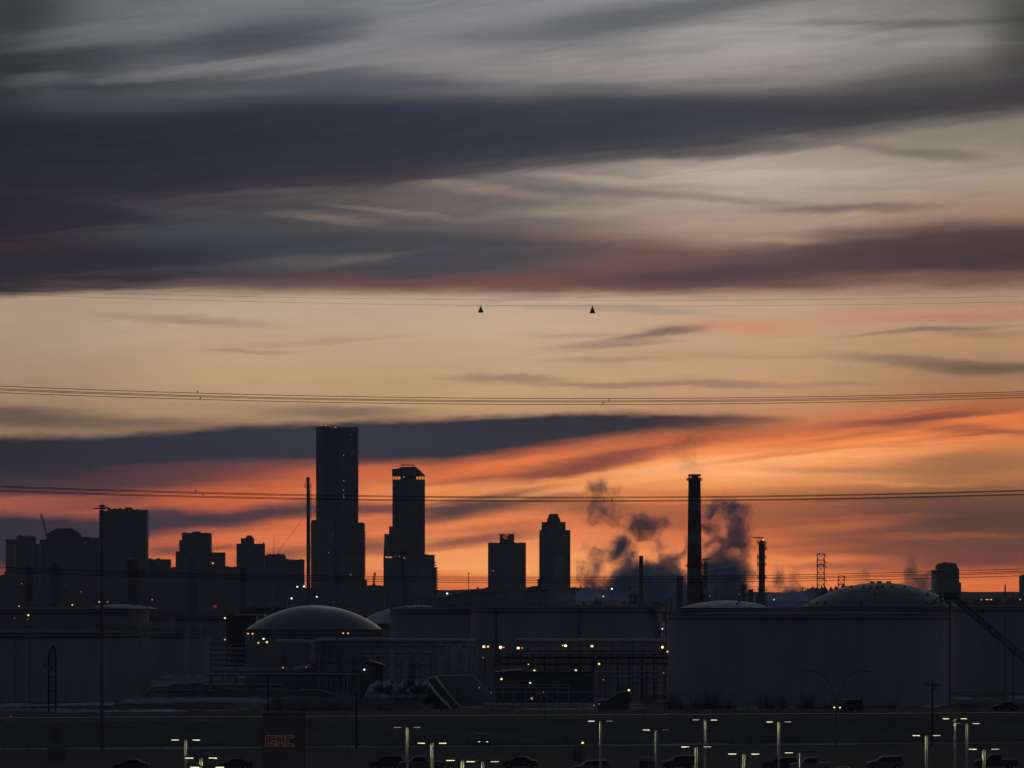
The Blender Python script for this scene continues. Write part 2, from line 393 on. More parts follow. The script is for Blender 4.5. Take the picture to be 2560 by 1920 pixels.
# purple bars between the towers
band([(-200, 1285), (0, 1286), (250, 1290), (370, 1274), (540, 1276), (690, 1262), (780, 1256), (900, 1257), (980, 1262), (1080, 1274), (2700, 1274)],
     [(-200, 1430), (0, 1424), (200, 1412), (290, 1378), (370, 1346), (470, 1334), (580, 1324), (690, 1306), (780, 1298), (900, 1292), (980, 1284), (1080, 1276), (2700, 1276)],
     16, 24, [(-200, (44, 42, 54)), (0, (46, 44, 56)), (250, (54, 48, 60)), (500, (60, 51, 60)), (780, (72, 56, 60)), (1000, (104, 66, 62))],
     [(-200, 1), (620, 0.97), (780, 0.92), (930, 0.75), (1000, 0.5), (1080, 0.0), (2700, 0.0)], 'B', 0.12)
wisp(960, 1272, 130, 16, -0.04, (98, 62, 62), 0.8, 'A')
wisp(310, 1248, 90, 11, -0.05, (116, 66, 60), 0.7, 'B')
wisp(440, 1374, 120, 17, -0.03, (104, 62, 60), 0.8, 'A')
wisp(560, 1370, 90, 10, 0.0, (124, 68, 60), 0.7, 'B')
wisp(700, 1388, 150, 24, -0.12, (112, 66, 62), 0.75, 'A')
wisp(915, 1362, 130, 26, -0.04, (108, 64, 62), 0.8, 'A')
wisp(1180, 1350, 230, 18, -0.12, (128, 72, 62), 0.85, 'A')
wisp(1130, 1276, 150, 24, -0.12, (80, 60, 62), 0.95, 'A')
wisp(1250, 1254, 210, 34, -0.14, (82, 60, 58), 0.92, 'A')
wisp(1400, 1250, 160, 20, 0.0, (150, 92, 64), 0.7, 'A')
wisp(1480, 1272, 190, 26, -0.02, (140, 82, 60), 0.75, 'A')
wisp(1620, 1282, 210, 22, 0.0, (160, 88, 62), 0.6, 'A')
wisp(1700, 1310, 160, 16, -0.05, (150, 80, 60), 0.6, 'A')
wisp(1090, 1225, 250, 12, -0.12, (246, 146, 84), 0.7, 'B')
wisp(1300, 1208, 280, 12, -0.10, (248, 158, 94), 0.6, 'B')

# finer fibres
wisp(1420, 1178, 260, 14, -0.16, (128, 66, 54), 0.7, 'B', 0.6)
wisp(1250, 1320, 200, 10, -0.08, (176, 92, 62), 0.6, 'B', 0.6)
wisp(1640, 1160, 240, 9, -0.14, (252, 160, 92), 0.6, 'B', 0.6)
wisp(1480, 1218, 300, 10, -0.13, (253, 166, 98), 0.6, 'B', 0.6)
wisp(2080, 1120, 330, 9, -0.13, (252, 152, 84), 0.65, 'B', 0.6)
wisp(1960, 1140, 260, 8, -0.12, (206, 108, 62), 0.5, 'B', 0.6)
wisp(2380, 1060, 220, 9, -0.14, (240, 132, 70), 0.6, 'B', 0.6)
wisp(1080, 1440, 220, 12, 0.0, (214, 108, 60), 0.5, 'B', 0.6)
wisp(1340, 1430, 240, 10, -0.03, (252, 164, 98), 0.5, 'B', 0.6)
wisp(420,130,300,22,-.16,(70,75,80),.6, 'B', 0.6)
wisp(250,100,260,16,-.15,(104,108,108),.5, 'B', 0.6)
wisp(700,30,360,20,-.12,(106,110,112),.5, 'B', 0.6)
wisp(1060,50,260,18,-.15,(138,136,138),.4, 'B', 0.6)
wisp(1130,170,240,14,-.08,(132,126,124),.5, 'B', 0.6)
wisp(420,195,330,9,-.08,(98,100,101),.5, 'B', 0.6)
wisp(230,222,240,12,-.05,(58,61,65),.6, 'B', 0.6)
wisp(520,238,300,10,-.05,(92,94,96),.45, 'B', 0.6)
wisp(900,160,300,8,-.14,(134,130,131),.45, 'B', 0.6)
wisp(1050,215,230,12,0,(74,79,90),.6, 'B', 0.6)
wisp(1380,215,300,16,.04,(100,101,105),.6, 'B', 0.6)
wisp(1560,200,260,8,-.03,(150,144,140),.4, 'B', 0.6)
wisp(2050,170,330,10,-.1,(128,124,118),.5, 'B', 0.6)
wisp(2250,210,300,18,-.06,(88,86,84),.5, 'B', 0.6)
wisp(1850,205,260,12,-.05,(112,107,103),.5, 'B', 0.6)
wisp(1950,75,300,8,-.03,(170,165,161),.4, 'B', 0.6)
wisp(2300,120,240,9,-.03,(150,146,140),.4, 'B', 0.6)
wisp(480,512,300,12,.03,(60,58,62),.6, 'B', 0.6)
wisp(1150,545,260,10,.03,(126,114,106),.5, 'B', 0.6)
wisp(1000,530,200,8,.08,(136,124,115),.5, 'B', 0.6)
wisp(1330,560,300,12,.02,(104,98,95),.5, 'B', 0.6)
wisp(750,480,300,10,-.03,(84,78,79),.5, 'B', 0.6)
wisp(1700,470,240,9,.04,(150,138,127),.5, 'B', 0.6)
wisp(1900,440,420,10,-.02,(190,176,160),.4, 'B', 0.6)
wisp(2250,470,300,8,0,(150,136,122),.4, 'B', 0.6)
wisp(1350,620,260,12,-.04,(88,82,84),.5, 'B', 0.6)
wisp(1000,690,330,10,-.03,(84,74,78),.6, 'B', 0.6)
wisp(420,680,330,9,-.04,(70,62,68),.5, 'B', 0.6)
wisp(1900,1265,300,8,-.03,(176,98,62),.5, 'B', 0.6)
wisp(2250,1250,260,8,0,(92,66,56),.5, 'B', 0.6)
wisp(2020,1360,200,9,-.05,(130,74,58),.5, 'B', 0.6)
wisp(2360,1440,240,8,.02,(190,100,60),.5, 'B', 0.6)
wisp(1950,1400,200,10,-.04,(240,140,84),.5, 'B', 0.6)
wisp(2150,1295,250,9,-.04,(170,92,62),.5, 'B', 0.6)
wisp(1500,1390,200,12,-.06,(250,160,100),.45, 'B', 0.6)
wisp(1120,1400,180,14,-.03,(250,165,105),.4, 'B', 0.6)
wisp(1330,1150,160,10,-.16,(232,122,66),.6, 'B', 0.6)
wisp(1620,1110,160,8,-.14,(214,104,62),.6, 'B', 0.6)
wisp(2000,1100,200,12,-.12,(236,130,74),.6, 'B', 0.6)
wisp(2200,1080,240,8,-.12,(150,82,58),.5, 'B', 0.6)
wisp(60,1250,200,14,-.03,(170,90,66),.5, 'B', 0.6)
wisp(250,1265,200,9,-.06,(112,66,62),.5, 'B', 0.6)
wisp(700,1215,240,10,-.08,(190,92,60),.5, 'B', 0.6)
wisp(860,1300,200,8,-.08,(232,124,72),.5, 'B', 0.6)
# away from the sunset the dome turns to dim blue dusk
SUN_AZ, SUN_EL = math.radians(2.6), math.radians(-1.2)
nish = WT.nodes.new("ShaderNodeTexSky")
nish.sky_type = 'NISHITA'
nish.sun_disc = False
nish.sun_elevation = SUN_EL
nish.sun_rotation = SUN_AZ
nish.altitude = 650
nish.air_density = 1.6
nish.dust_density = 2.0
nsc = WT.nodes.new("ShaderNodeVectorMath"); nsc.operation = 'SCALE'
WT.links.new(nish.outputs[0], nsc.inputs[0]); nsc.inputs['Scale'].default_value = 0.05
absaz = W.math('ABSOLUTE', AZ)
dusk = W.ramp(W.math('MULTIPLY', EL, 1 / 1.5708, clamp=True), [(0.0, lin((40, 42, 54))), (0.12, lin((47, 50, 61))), (0.45, lin((52, 57, 67))), (1.0, lin((52, 57, 68)))])
dv = WT.nodes.new("ShaderNodeVectorMath"); dv.operation = 'ADD'
WT.links.new(dusk, dv.inputs[0]); WT.links.new(nsc.outputs[0], dv.inputs[1])
away = W.math('MAXIMUM', W.smooth(absaz, 0.14, 1.2), W.smooth(EL, 0.10, 0.75), clamp=True)
dv_bg = WT.nodes.new("ShaderNodeBackground")
WT.links.new(dv.outputs[0], dv_bg.inputs[0])
ld_bg = WT.nodes.new("ShaderNodeBackground")
ld_bg.inputs[0].default_value = (0.006, 0.006, 0.008, 1)
G = wisp_group()
CUTS = [-60.0, 60.0, 150.0, 240.0, 330.0, 420.0, 500.0, 580.0, 650.0, 720.0, 800.0, 880.0, 960.0, 1030.0, 1080.0, 1130.0, 1190.0, 1250.0, 1310.0, 1370.0, 1430.0, 1520.0]
def slab(i, j):
    if j - i == 1:
        return cloud_chain(CUTS[i] if i else -4000.0, CUTS[j] if j < len(CUTS) - 1 else 4000.0, G)
    k = (i + j) // 2
    return mix_shader(W.math('GREATER_THAN', Y, CUTS[k]), slab(i, k), slab(k, j))
glow = slab(0, len(CUTS) - 1)
dome = mix_shader(away, glow, dv_bg.outputs[0])
dome = mix_shader(W.smooth(EL, 0.0, -0.02), dome, ld_bg.outputs[0])
SC.world = world
wo = WT.nodes.new("ShaderNodeOutputWorld")
WT.links.new(dome, wo.inputs[0])
world.cycles.sampling_method = 'MANUAL'
world.cycles.sample_map_resolution = 512

# the sun has just gone: only a trace of direct warmth is left
sl = bpy.data.lights.new("sun", 'SUN')
sl.energy = 0.04
sl.angle = math.radians(6)
sl.color = (1.0, 0.55, 0.3)
so = bpy.data.objects.new("sun", sl)
COL.objects.link(so)
so.rotation_euler = (math.radians(88.5), 0, math.radians(180) - SUN_AZ)

SC.view_settings.view_transform = 'Standard'
SC.view_settings.look = 'None'
SC.view_settings.exposure = 0.0
SC.view_settings.gamma = 1.0
SC.cycles.use_denoising = True
SC.cycles.use_adaptive_sampling = True
SC.cycles.adaptive_threshold = 0.02
SC.cycles.adaptive_min_samples = 8
SC.cycles.max_bounces = 6
SC.cycles.diffuse_bounces = 3
SC.cycles.volume_bounces = 2
SC.cycles.caustics_reflective = False
SC.cycles.caustics_refractive = False
# ================================================================ helpers
def wx(px, y): return (px - 1280.0) / F * y
def wz(py, y): return CAMZ + (HZ - py) / F * y
def ground_y(py): return CAMZ * F / (py - HZ)

def mat(name, col, rough=0.7, metal=0.0, var=0.18, scale=0.5, stretch=(1, 1, 1), spec=0.4, col2=None, sharp=False):
    m = bpy.data.materials.new(name)
    m.use_nodes = True
    t = m.node_tree
    N = Nodes(t)
    b = t.nodes["Principled BSDF"]
    b.inputs['Roughness'].default_value = rough
    b.inputs['Metallic'].default_value = metal
    b.inputs['Specular IOR Level'].default_value = spec
    tcn = t.nodes.new("ShaderNodeTexCoord")
    mp = t.nodes.new("ShaderNodeMapping")
    mp.inputs['Scale'].default_value = stretch
    t.links.new(tcn.outputs['Object'], mp.inputs[0])
    n = N.noise(mp.outputs[0], scale, 5.0, 0.6, '3D')
    if col2 is None:
        a = tuple(c * (1 - var) for c in col); z = tuple(min(1, c * (1 + var)) for c in col)
    else:
        a, z = col, col2
    t.links.new(N.ramp(n, [(0.46 if sharp else 0.3, (*a, 1)), (0.56 if sharp else 0.7, (*z, 1))]), b.inputs['Base Color'])
    return m

def glow(name, col, strength):
    m = bpy.data.materials.new(name)
    m.use_nodes = True
    t = m.node_tree
    t.nodes.clear()
    e = t.nodes.new("ShaderNodeEmission")
    e.inputs[0].default_value = (*col, 1)
    e.inputs[1].default_value = strength
    o = t.nodes.new("ShaderNodeOutputMaterial")
    t.links.new(e.outputs[0], o.inputs[0])
    return m

def facade(name, wall, glass, bay=3.0, floor=3.4, frame=0.25, rough=0.3):
    """Window grid of a tower: bays and storeys in metres."""
    m = bpy.data.materials.new(name)
    m.use_nodes = True
    t = m.node_tree
    N = Nodes(t)
    b = t.nodes["Principled BSDF"]
    tcn = t.nodes.new("ShaderNodeTexCoord")
    s = t.nodes.new("ShaderNodeSeparateXYZ")
    t.links.new(tcn.outputs['Object'], s.inputs[0])
    u = N.math('FRACT', N.math('MULTIPLY', N.math('ADD', s.outputs[0], s.outputs[1]), 1 / bay))
    v = N.math('FRACT', N.math('MULTIPLY', s.outputs[2], 1 / floor))
    w = N.math('MAXIMUM', N.math('LESS_THAN', u, frame), N.math('LESS_THAN', v, frame * 1.2))
    cell = N.vec(N.math('FLOOR', N.math('MULTIPLY', N.math('ADD', s.outputs[0], s.outputs[1]), 1 / bay)), N.math('FLOOR', N.math('MULTIPLY', s.outputs[2], 1 / floor)))
    wn = t.nodes.new("ShaderNodeTexWhiteNoise")
    wn.noise_dimensions = '2D'
    t.links.new(cell, wn.inputs[0])
    g = N.mix(wn.outputs[0], (*glass, 1), tuple(min(1, c * 1.9) for c in glass) + (1,))
    t.links.new(N.mix(w, g, (*wall, 1)), b.inputs['Base Color'])
    b.inputs['Roughness'].default_value = 0.75
    b.inputs['Specular IOR Level'].default_value = 0.12
    return m

class MB:
    """Collects simple solids in world metres; build() links them as ONE mesh."""
    def __init__(self):
        self.v, self.f, self.smooth = [], [], set()
    def add(self, vs, fs, smooth=False):
        o = len(self.v)
        self.v += vs
        for f in fs:
            if smooth:
                self.smooth.add(len(self.f))
            self.f.append(tuple(i + o for i in f))
        return self
    def box(self, x0, x1, y0, y1, z0, z1):
        if x0 > x1: x0, x1 = x1, x0
        if y0 > y1: y0, y1 = y1, y0
        if z0 > z1: z0, z1 = z1, z0
        return self.add([(x0, y0, z0), (x1, y0, z0), (x1, y1, z0), (x0, y1, z0), (x0, y0, z1), (x1, y0, z1), (x1, y1, z1), (x0, y1, z1)],
                        [(0, 3, 2, 1), (4, 5, 6, 7), (0, 1, 5, 4), (1, 2, 6, 5), (2, 3, 7, 6), (3, 0, 4, 7)])
    def prism(self, poly, y0, y1):
        """poly: (x, z) corners, extruded from y0 to y1."""
        n = len(poly)
        a = sum(poly[i][0] * poly[(i + 1) % n][1] - poly[(i + 1) % n][0] * poly[i][1] for i in range(n))
        if a < 0: poly = poly[::-1]
        vs = [(x, y0, z) for x, z in poly] + [(x, y1, z) for x, z in poly]
        fs = [tuple(range(n)), tuple(range(2 * n - 1, n - 1, -1))]
        fs += [(i, i + n, (i + 1) % n + n, (i + 1) % n) for i in range(n)]
        return self.add(vs, fs)
    def tube(self, p, q, r, n=6, r2=None):
        p, q = Vector(p), Vector(q)
        d = (q - p)
        if d.length < 1e-6: return self
        d.normalize()
        a = d.cross(Vector((0, 0, 1)) if abs(d.z) < 0.9 else Vector((1, 0, 0))).normalized()
        b = d.cross(a)
        r2 = r if r2 is None else r2
        vs = []
        for c, rr in ((p, r), (q, r2)):
            for i in range(n):
                t = 2 * math.pi * i / n
                vs.append(tuple(c + a * (rr * math.cos(t)) + b * (rr * math.sin(t))))
        fs = [(i, (i + 1) % n, (i + 1) % n + n, i + n) for i in range(n)]
        self.add(vs, fs, n > 6)
        return self.add(vs, [tuple(range(n - 1, -1, -1)), tuple(range(n, 2 * n))])
    def path(self, pts, r, n=6):
        """A continuous swept tube through pts."""
        P = [Vector(p) for p in pts]
        vs, k = [], len(P)
        for i, p in enumerate(P):
            d = (P[min(i + 1, k - 1)] - P[max(i - 1, 0)]).normalized()
            a = d.cross(Vector((0, 0, 1)) if abs(d.z) < 0.95 else Vector((0, 1, 0))).normalized()
            b = d.cross(a)
            rr = r[i] if isinstance(r, (list, tuple)) else r
            for j in range(n):
                t = 2 * math.pi * j / n
                vs.append(tuple(p + a * (rr * math.cos(t)) + b * (rr * math.sin(t))))
        fs = [(i * n + j, i * n + (j + 1) % n, (i + 1) * n + (j + 1) % n, (i + 1) * n + j) for i in range(k - 1) for j in range(n)]
        return self.add(vs, fs + [tuple(range(n - 1, -1, -1)), tuple(range((k - 1) * n, k * n))], False)
    def lathe(self, cx, cy, prof, n=48):
        """prof: (radius, z) from bottom to top."""
        vs, fs = [], []
        k = len(prof)
        for r, z in prof:
            for j in range(n):
                t = 2 * math.pi * j / n
                vs.append((cx + r * math.cos(t), cy + r * math.sin(t), z))
        for i in range(k - 1):
            for j in range(n):
                fs.append((i * n + j, i * n + (j + 1) % n, (i + 1) * n + (j + 1) % n, (i + 1) * n + j))
        self.add(vs, fs, True)
        return self
    def cyl(self, cx, cy, r, z0, z1, n=16, r2=None):
        return self.tube((cx, cy, z0), (cx, cy, z1), r, n, r2)
    def ball(self, c, r, n=10, sz=1.0):
        prof = [(r * math.sin(math.pi * i / 6) + 1e-4, c[2] - sz * r * math.cos(math.pi * i / 6)) for i in range(7)]
        return self.lathe(c[0], c[1], prof, n)
    def ring(self, cx, cy, r, z, t, n=48):
        pts = [(cx + r * math.cos(2 * math.pi * i / n), cy + r * math.sin(2 * math.pi * i / n), z) for i in range(n + 1)]
        return self.path(pts, t, 4)
    def build(self, name, m, parent=None, loc=(0, 0, 0)):
        if parent is not None:
            loc = tuple(parent.location)
        me = bpy.data.meshes.new(name)
        me.from_pydata([(x - loc[0], y - loc[1], z - loc[2]) for x, y, z in self.v], [], self.f)
        me.update()
        if self.smooth:
            for i in self.smooth:
                me.polygons[i].use_smooth = True
        me.materials.append(m)
        o = bpy.data.objects.new(name, me)
        COL.objects.link(o)
        if parent is not None:
            o.parent = parent
        else:
            o.location = loc
        return o

def sub(name, mb, m, part):
    """A sub-part: same origin as its part."""
    o = part
    off = Vector((0, 0, 0))
    while o is not None:
        off = off + o.location
        o = o.parent
    ob = mb.build(name, m, None, tuple(off))
    ob.location = (0, 0, 0)
    ob.parent = part
    return ob

def tag(o, label=None, cat=None, group=None, kind=None):
    if label: o["label"] = label
    if cat: o["category"] = cat
    if group: o["group"] = group
    if kind: o["kind"] = kind
    return o

def thing(name, label, cat, loc, group=None):
    o = bpy.data.objects.new(name, None)
    o.empty_display_size = 0.1
    COL.objects.link(o)
    o.location = loc
    return tag(o, label, cat, group)

KIDS = {}
def copy_tree(root, loc, label, group=None):
    r = root.copy()
    COL.objects.link(r)
    r.location = loc
    r["label"] = label
    if group: r["group"] = group
    for ch in root.children:
        c = ch.copy(); COL.objects.link(c); c.parent = r
        for g in ch.children:
            d = g.copy(); COL.objects.link(d); d.parent = c
    return r

# ================================================================ materials
CONC = mat("dusk_concrete", (0.20, 0.20, 0.22), 0.8, scale=0.15)
DARKCONC = mat("dark_concrete", (0.15, 0.15, 0.16), 0.8, scale=0.15)
STEEL = mat("dark_steel", (0.18, 0.175, 0.18), 0.6, 0.3, scale=1.5)
RUST = mat("rusty_steel", (0.13, 0.085, 0.07), 0.8, 0.1, scale=1.2)
GALV = mat("galvanised_steel", (0.30, 0.31, 0.32), 0.42, 0.6, scale=2.0)
PIPEW = mat("insulated_pipe", (0.36, 0.37, 0.41), 0.6, 0.05, scale=1.0)
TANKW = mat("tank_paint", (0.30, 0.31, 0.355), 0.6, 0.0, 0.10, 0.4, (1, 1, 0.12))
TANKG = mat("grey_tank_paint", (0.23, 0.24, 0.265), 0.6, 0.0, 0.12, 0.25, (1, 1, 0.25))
DOMEM = mat("dome_aluminium", (0.105, 0.113, 0.125), 0.2, 0.0, 0.12, 0.35)
SNOWROOF = mat("snowy_roof", (0.28, 0.32, 0.37), 0.4, 0.0, 0.3, 0.9, (1, 0.3, 1))
DARKROOF = mat("dark_roofing", (0.11, 0.11, 0.115), 0.9, spec=0.05)
CHIMRED = mat("chimney_red_band", (0.155, 0.105, 0.11), 0.8, scale=0.3)
CHIMWHT = mat("chimney_white_band", (0.215, 0.215, 0.24), 0.8, scale=0.3)
CONDUCT = mat("weathered_conductor", (0.05, 0.05, 0.055), 0.6, 0.4)
WOOD = mat("weathered_wood_pole", (0.05, 0.04, 0.035), 0.9, scale=3.0)
LAMPPOLE = mat("pale_lamp_pole", (0.55, 0.56, 0.5), 0.5, 0.0, 0.08)
BLACK = mat("black_housing", (0.085, 0.085, 0.09), 0.5)
RUBBER = mat("tyre_rubber", (0.015, 0.015, 0.015), 0.85)
CARDARK = mat("dark_car_paint", (0.085, 0.083, 0.085), 0.5, 0.0, spec=0.2)
CARGREY = mat("silver_car_paint", (0.13, 0.135, 0.145), 0.45, 0.2, spec=0.6)
CARWHITE = mat("white_car_paint", (0.24, 0.24, 0.245), 0.5, 0.0, spec=0.6)
GLASS = mat("car_glass", (0.03, 0.032, 0.035), 0.15, 0.0, spec=0.7)
SIGNF = mat("sign_face", (0.19, 0.185, 0.19), 0.6)
SIGNS = mat("sign_side", (0.19, 0.19, 0.21), 0.45, 0.3)
GLASSF = facade("tower_curtain_wall", (0.20, 0.195, 0.21), (0.11, 0.11, 0.125), 3.2, 3.6, 0.22, 0.22)
GLASSG = facade("tower_ribbon_windows", (0.24, 0.235, 0.25), (0.12, 0.12, 0.135), 6.0, 3.3, 0.30, 0.25)
STONEF = facade("office_piers", (0.22, 0.215, 0.23), (0.11, 0.11, 0.12), 4.4, 3.6, 0.45, 0.3)
APTF = facade("apartment_front", (0.21, 0.2, 0.21), (0.10, 0.098, 0.105), 4.0, 3.0, 0.35, 0.3)
DARKF = facade("dim_office_front", (0.17, 0.165, 0.18), (0.10, 0.10, 0.11), 3.6, 3.4, 0.3, 0.3)
WARM = glow("warm_window", (1.0, 0.78, 0.48), 0.4)
COOLW = glow("cool_window", (0.8, 0.95, 1.0), 0.38)
REDL = glow("red_beacon", (1.0, 0.12, 0.08), 1.2)
ORANGEW = glow("orange_window_and_reflection", (1.0, 0.32, 0.08), 0.9)
DIMW = glow("dim_window", (0.62, 0.72, 0.78), 0.035)
BULB = {
    'W': glow("sodium_bright", (1.0, 0.66, 0.30), 4.2),
    'w': glow("sodium_lamp", (1.0, 0.58, 0.22), 1.9),
    'o': glow("sodium_orange", (1.0, 0.48, 0.13), 1.1),
    'd': glow("sodium_dim", (1.0, 0.45, 0.16), 0.32),
    'c': glow("white_lamp", (0.92, 0.98, 1.0), 2.2),
    'p': glow("pale_lamp_and_glint", (0.9, 0.95, 0.85), 0.4),
    'r': glow("red_lamp", (1.0, 0.06, 0.05), 0.9),
    'R': glow("red_signal", (0.8, 0.03, 0.04), 0.35),
}
LENSES = {}
def lens_mat(s):
    """Downlight lens: strong beam through its underside, weak glow from its rim."""
    k = round(s, 1)
    if k not in LENSES:
        m = glow("lamp_lens", (1.0, 0.97, 0.60), k)
        N = Nodes(m.node_tree)
        g = m.node_tree.nodes.new("ShaderNodeNewGeometry")
        sp = m.node_tree.nodes.new("ShaderNodeSeparateXYZ")
        m.node_tree.links.new(g.outputs['True Normal'], sp.inputs[0])
        d = N.math('LESS_THAN', sp.outputs[2], -0.5)
        e = [n for n in m.node_tree.nodes if n.type == 'EMISSION'][0]
        m.node_tree.links.new(N.math('MULTIPLY_ADD', d, k, 0.25 + 0.028 * k), e.inputs[1])
        LENSES[k] = m
    return LENSES[k]
RACKM = mat("pale_rack_steel", (0.22, 0.22, 0.245), 0.6, 0.1)
RAILM = mat("guard_rail_steel", (0.55, 0.56, 0.58), 0.22, 1.0, 0.08)
SNOWEDGE = mat("pale_snow_edge", (0.75, 0.77, 0.80), 0.7)  # paler snow tone for the edge beside the chute
# ================================================================ land
def ground_material():
    m = bpy.data.materials.new("snowy_ground")
    m.use_nodes = True
    t = m.node_tree
    N = Nodes(t)
    b = t.nodes["Principled BSDF"]
    b.inputs['Roughness'].default_value = 0.85
    b.inputs['Specular IOR Level'].default_value = 0.05
    tcn = t.nodes.new("ShaderNodeTexCoord")
    mp = t.nodes.new("ShaderNodeMapping")
    mp.inputs['Scale'].default_value = (0.05, 0.012, 1)
    t.links.new(tcn.outputs['Object'], mp.inputs[0])
    n = N.noise(mp.outputs[0], 1.0, 6.0, 0.62, '3D')
    n2 = N.noise(tcn.outputs['Object'], 0.4, 4.0, 0.6, '3D')
    k = N.smooth(N.math('MULTIPLY_ADD', n2, 0.18, n), 0.58, 0.66)
    dark = N.ramp(n2, [(0.3, (0.07, 0.07, 0.072, 1)), (0.7, (0.12, 0.117, 0.115, 1))])
    t.links.new(N.mix(k, dark, (0.36, 0.40, 0.50, 1)), b.inputs['Base Color'])
    return m
GROUND = ground_material()
g = MB()
g.add([(-2500, 40, 0), (2500, 40, 0), (2500, 12800, 0), (-2500, 12800, 0)], [(0, 1, 2, 3)])
tag(g.build("ground", GROUND), kind="structure")

# low hills on the horizon
def hill_line(x0, x1, y, depth, h, seed):
    rnd = random.Random(seed)
    ph = [rnd.uniform(0, 6.28) for _ in range(6)]
    mb = MB()
    n = 90
    vs, fs = [], []
    for i in range(n + 1):
        x = x0 + (x1 - x0) * i / n
        s = sum(math.sin(x / L + p) * w for L, p, w in zip((900, 410, 190, 95, 47, 23), ph, (0.3, 0.2, 0.12, 0.06, 0.04, 0.02)))
        z = h * max(0.25, 0.75 + s)
        vs += [(x, y, -1), (x, y + depth * 0.45, z), (x, y + depth, -1)]
    for i in range(n):
        a = i * 3
        fs += [(a, a + 3, a + 4, a + 1), (a + 1, a + 4, a + 5, a + 2)]
    return mb.add(vs, fs)
HILLM = mat("winter_hillside", (0.06, 0.058, 0.06), 0.9, scale=0.02)
tag(hill_line(-1600, 1600, 10200, 1600, 33, 4).build("hills", HILLM), kind="structure")

# road on a low embankment
def ry(x, off=0.0): return 961.6 + 0.284 * x + off
ROADZ = 3.5
def strip(name, o0, z0, o1, z1, m, x0=-330, x1=330, n=40, wob=0.0, seed=1):
    rnd = random.Random(seed)
    mb = MB()
    vs, fs = [], []
    for i in range(n + 1):
        x = x0 + (x1 - x0) * i / n
        w = rnd.uniform(-wob, wob)
        vs += [(x, ry(x, o0 + w), z0), (x, ry(x, o1), z1)]
    for i in range(n):
        a = i * 2
        fs.append((a, a + 2, a + 3, a + 1))
    mb.add(vs, fs)
    return mb.build(name, m)
ASPH = mat("asphalt", (0.075, 0.072, 0.07), 0.92, 0.0, 0.3, 0.6, spec=0.05)
GRASS = mat("dead_grass_with_snow", (0.075, 0.072, 0.07), 0.95, 0.0, scale=0.22, stretch=(0.25, 1, 1), col2=(0.13, 0.128, 0.128))
tag(strip("embankment", -11, 0.02, 0.0, ROADZ, GRASS, wob=1.2, seed=3), kind="structure")
tag(strip("road", 0.0, ROADZ, 78, ROADZ + 0.1, ASPH), kind="structure")
tag(strip("embankment", 78, ROADZ + 0.1, 96, 0.02, GRASS, wob=0.0, seed=5), kind="structure")
lot = MB()
lot.add([(-320, 300, 0.01), (320, 300, 0.01), (320, ry(320, -26), 0.01), (-320, ry(-320, -26), 0.01)], [(0, 1, 2, 3)])
tag(lot.build("parking_lot", ASPH), kind="structure")
PAINT = mat("worn_road_paint", (0.30, 0.30, 0.28), 0.7)
tag(strip("lane_line", 13.0, ROADZ + 0.03, 13.15, ROADZ + 0.03, PAINT), kind="structure")
KERBM = mat("snow_edge", (0.42, 0.45, 0.50), 0.8, scale=0.3)
kb = MB()
rnd = random.Random(8)
pts = [(x, ry(x, -24) + rnd.uniform(-.4, .4), 0.12) for x in range(-320, 321, 8)]
kb.path(pts, 0.07, 5)
tag(kb.build("kerb", KERBM), kind="structure")

# guard rail along the near edge of the road
gr = thing("guard_rail", "long pale steel guard rail running the whole width along the near road edge", "guard rail", (0, 961.6, ROADZ))
mb = MB()
for i in range(-300, 300, 10):
    p, q = (i, ry(i, 1.0), ROADZ + 0.62), (i + 10, ry(i + 10, 1.0), ROADZ + 0.62)
    mb.tube(p, q, 0.11, 6)
mb.build("rail", RAILM, gr)
mb = MB()
for i in range(-300, 301, 5):
    mb.box(i - .07, i + .07, ry(i, 1.16) - .07, ry(i, 1.16) + .07, ROADZ - .2, ROADZ + 0.6)
tag(mb.build("posts", STEEL, gr), kind="stuff")

# snow berms (containment dikes) round the tank yard
BERM = mat("dike_grass_and_snow", (0.07, 0.07, 0.072), 0.95, scale=0.16, stretch=(0.12, 1, 2.0), col2=(0.26, 0.29, 0.37), sharp=True)
DIKE = mat("bare_dike", (0.07, 0.07, 0.072), 0.95, scale=0.3, col2=(0.10, 0.10, 0.105))
def berm(px0, px1, y, h, depth, m, seed):
    rnd = random.Random(seed)
    x0, x1 = wx(px0, y), wx(px1, y)
    n = 30
    vs, fs = [], []
    for i in range(n + 1):
        t = i / n
        x = x0 + (x1 - x0) * t
        e = min(1, t * 7, (1 - t) * 7)
        hh = h * e * rnd.uniform(0.85, 1.1) + 0.05
        vs += [(x, y - depth / 2 + rnd.uniform(-1, 1), 0.0), (x, y - depth / 8, hh), (x, y + depth / 8, hh), (x, y + depth / 2, 0.0)]
    for i in range(n):
        a = i * 4
        fs += [(a + k, a + 4 + k, a + 5 + k, a + 1 + k) for k in range(3)]
    mb = MB().add(vs, fs)
    tag(mb.build("berm", m), kind="structure")
berm(330, 790, 1460, 4.2, 34, BERM, 1)
berm(360, 900, 1412, 3.0, 26, BERM, 2)
berm(300, 880, 1345, 2.6, 18, BERM, 3)
berm(250, 760, 1270, 2.0, 18, BERM, 4)
berm(620, 1090, 1235, 2.4, 18, DIKE, 5)
berm(900, 1110, 1318, 4.8, 70, BERM, 6)
berm(2330, 2700, 1262, 1.2, 10, BERM, 7)
berm(-60, 330, 1240, 1.0, 10, BERM, 8)
berm(1240, 1640, 1215, 1.0, 12, BERM, 9)

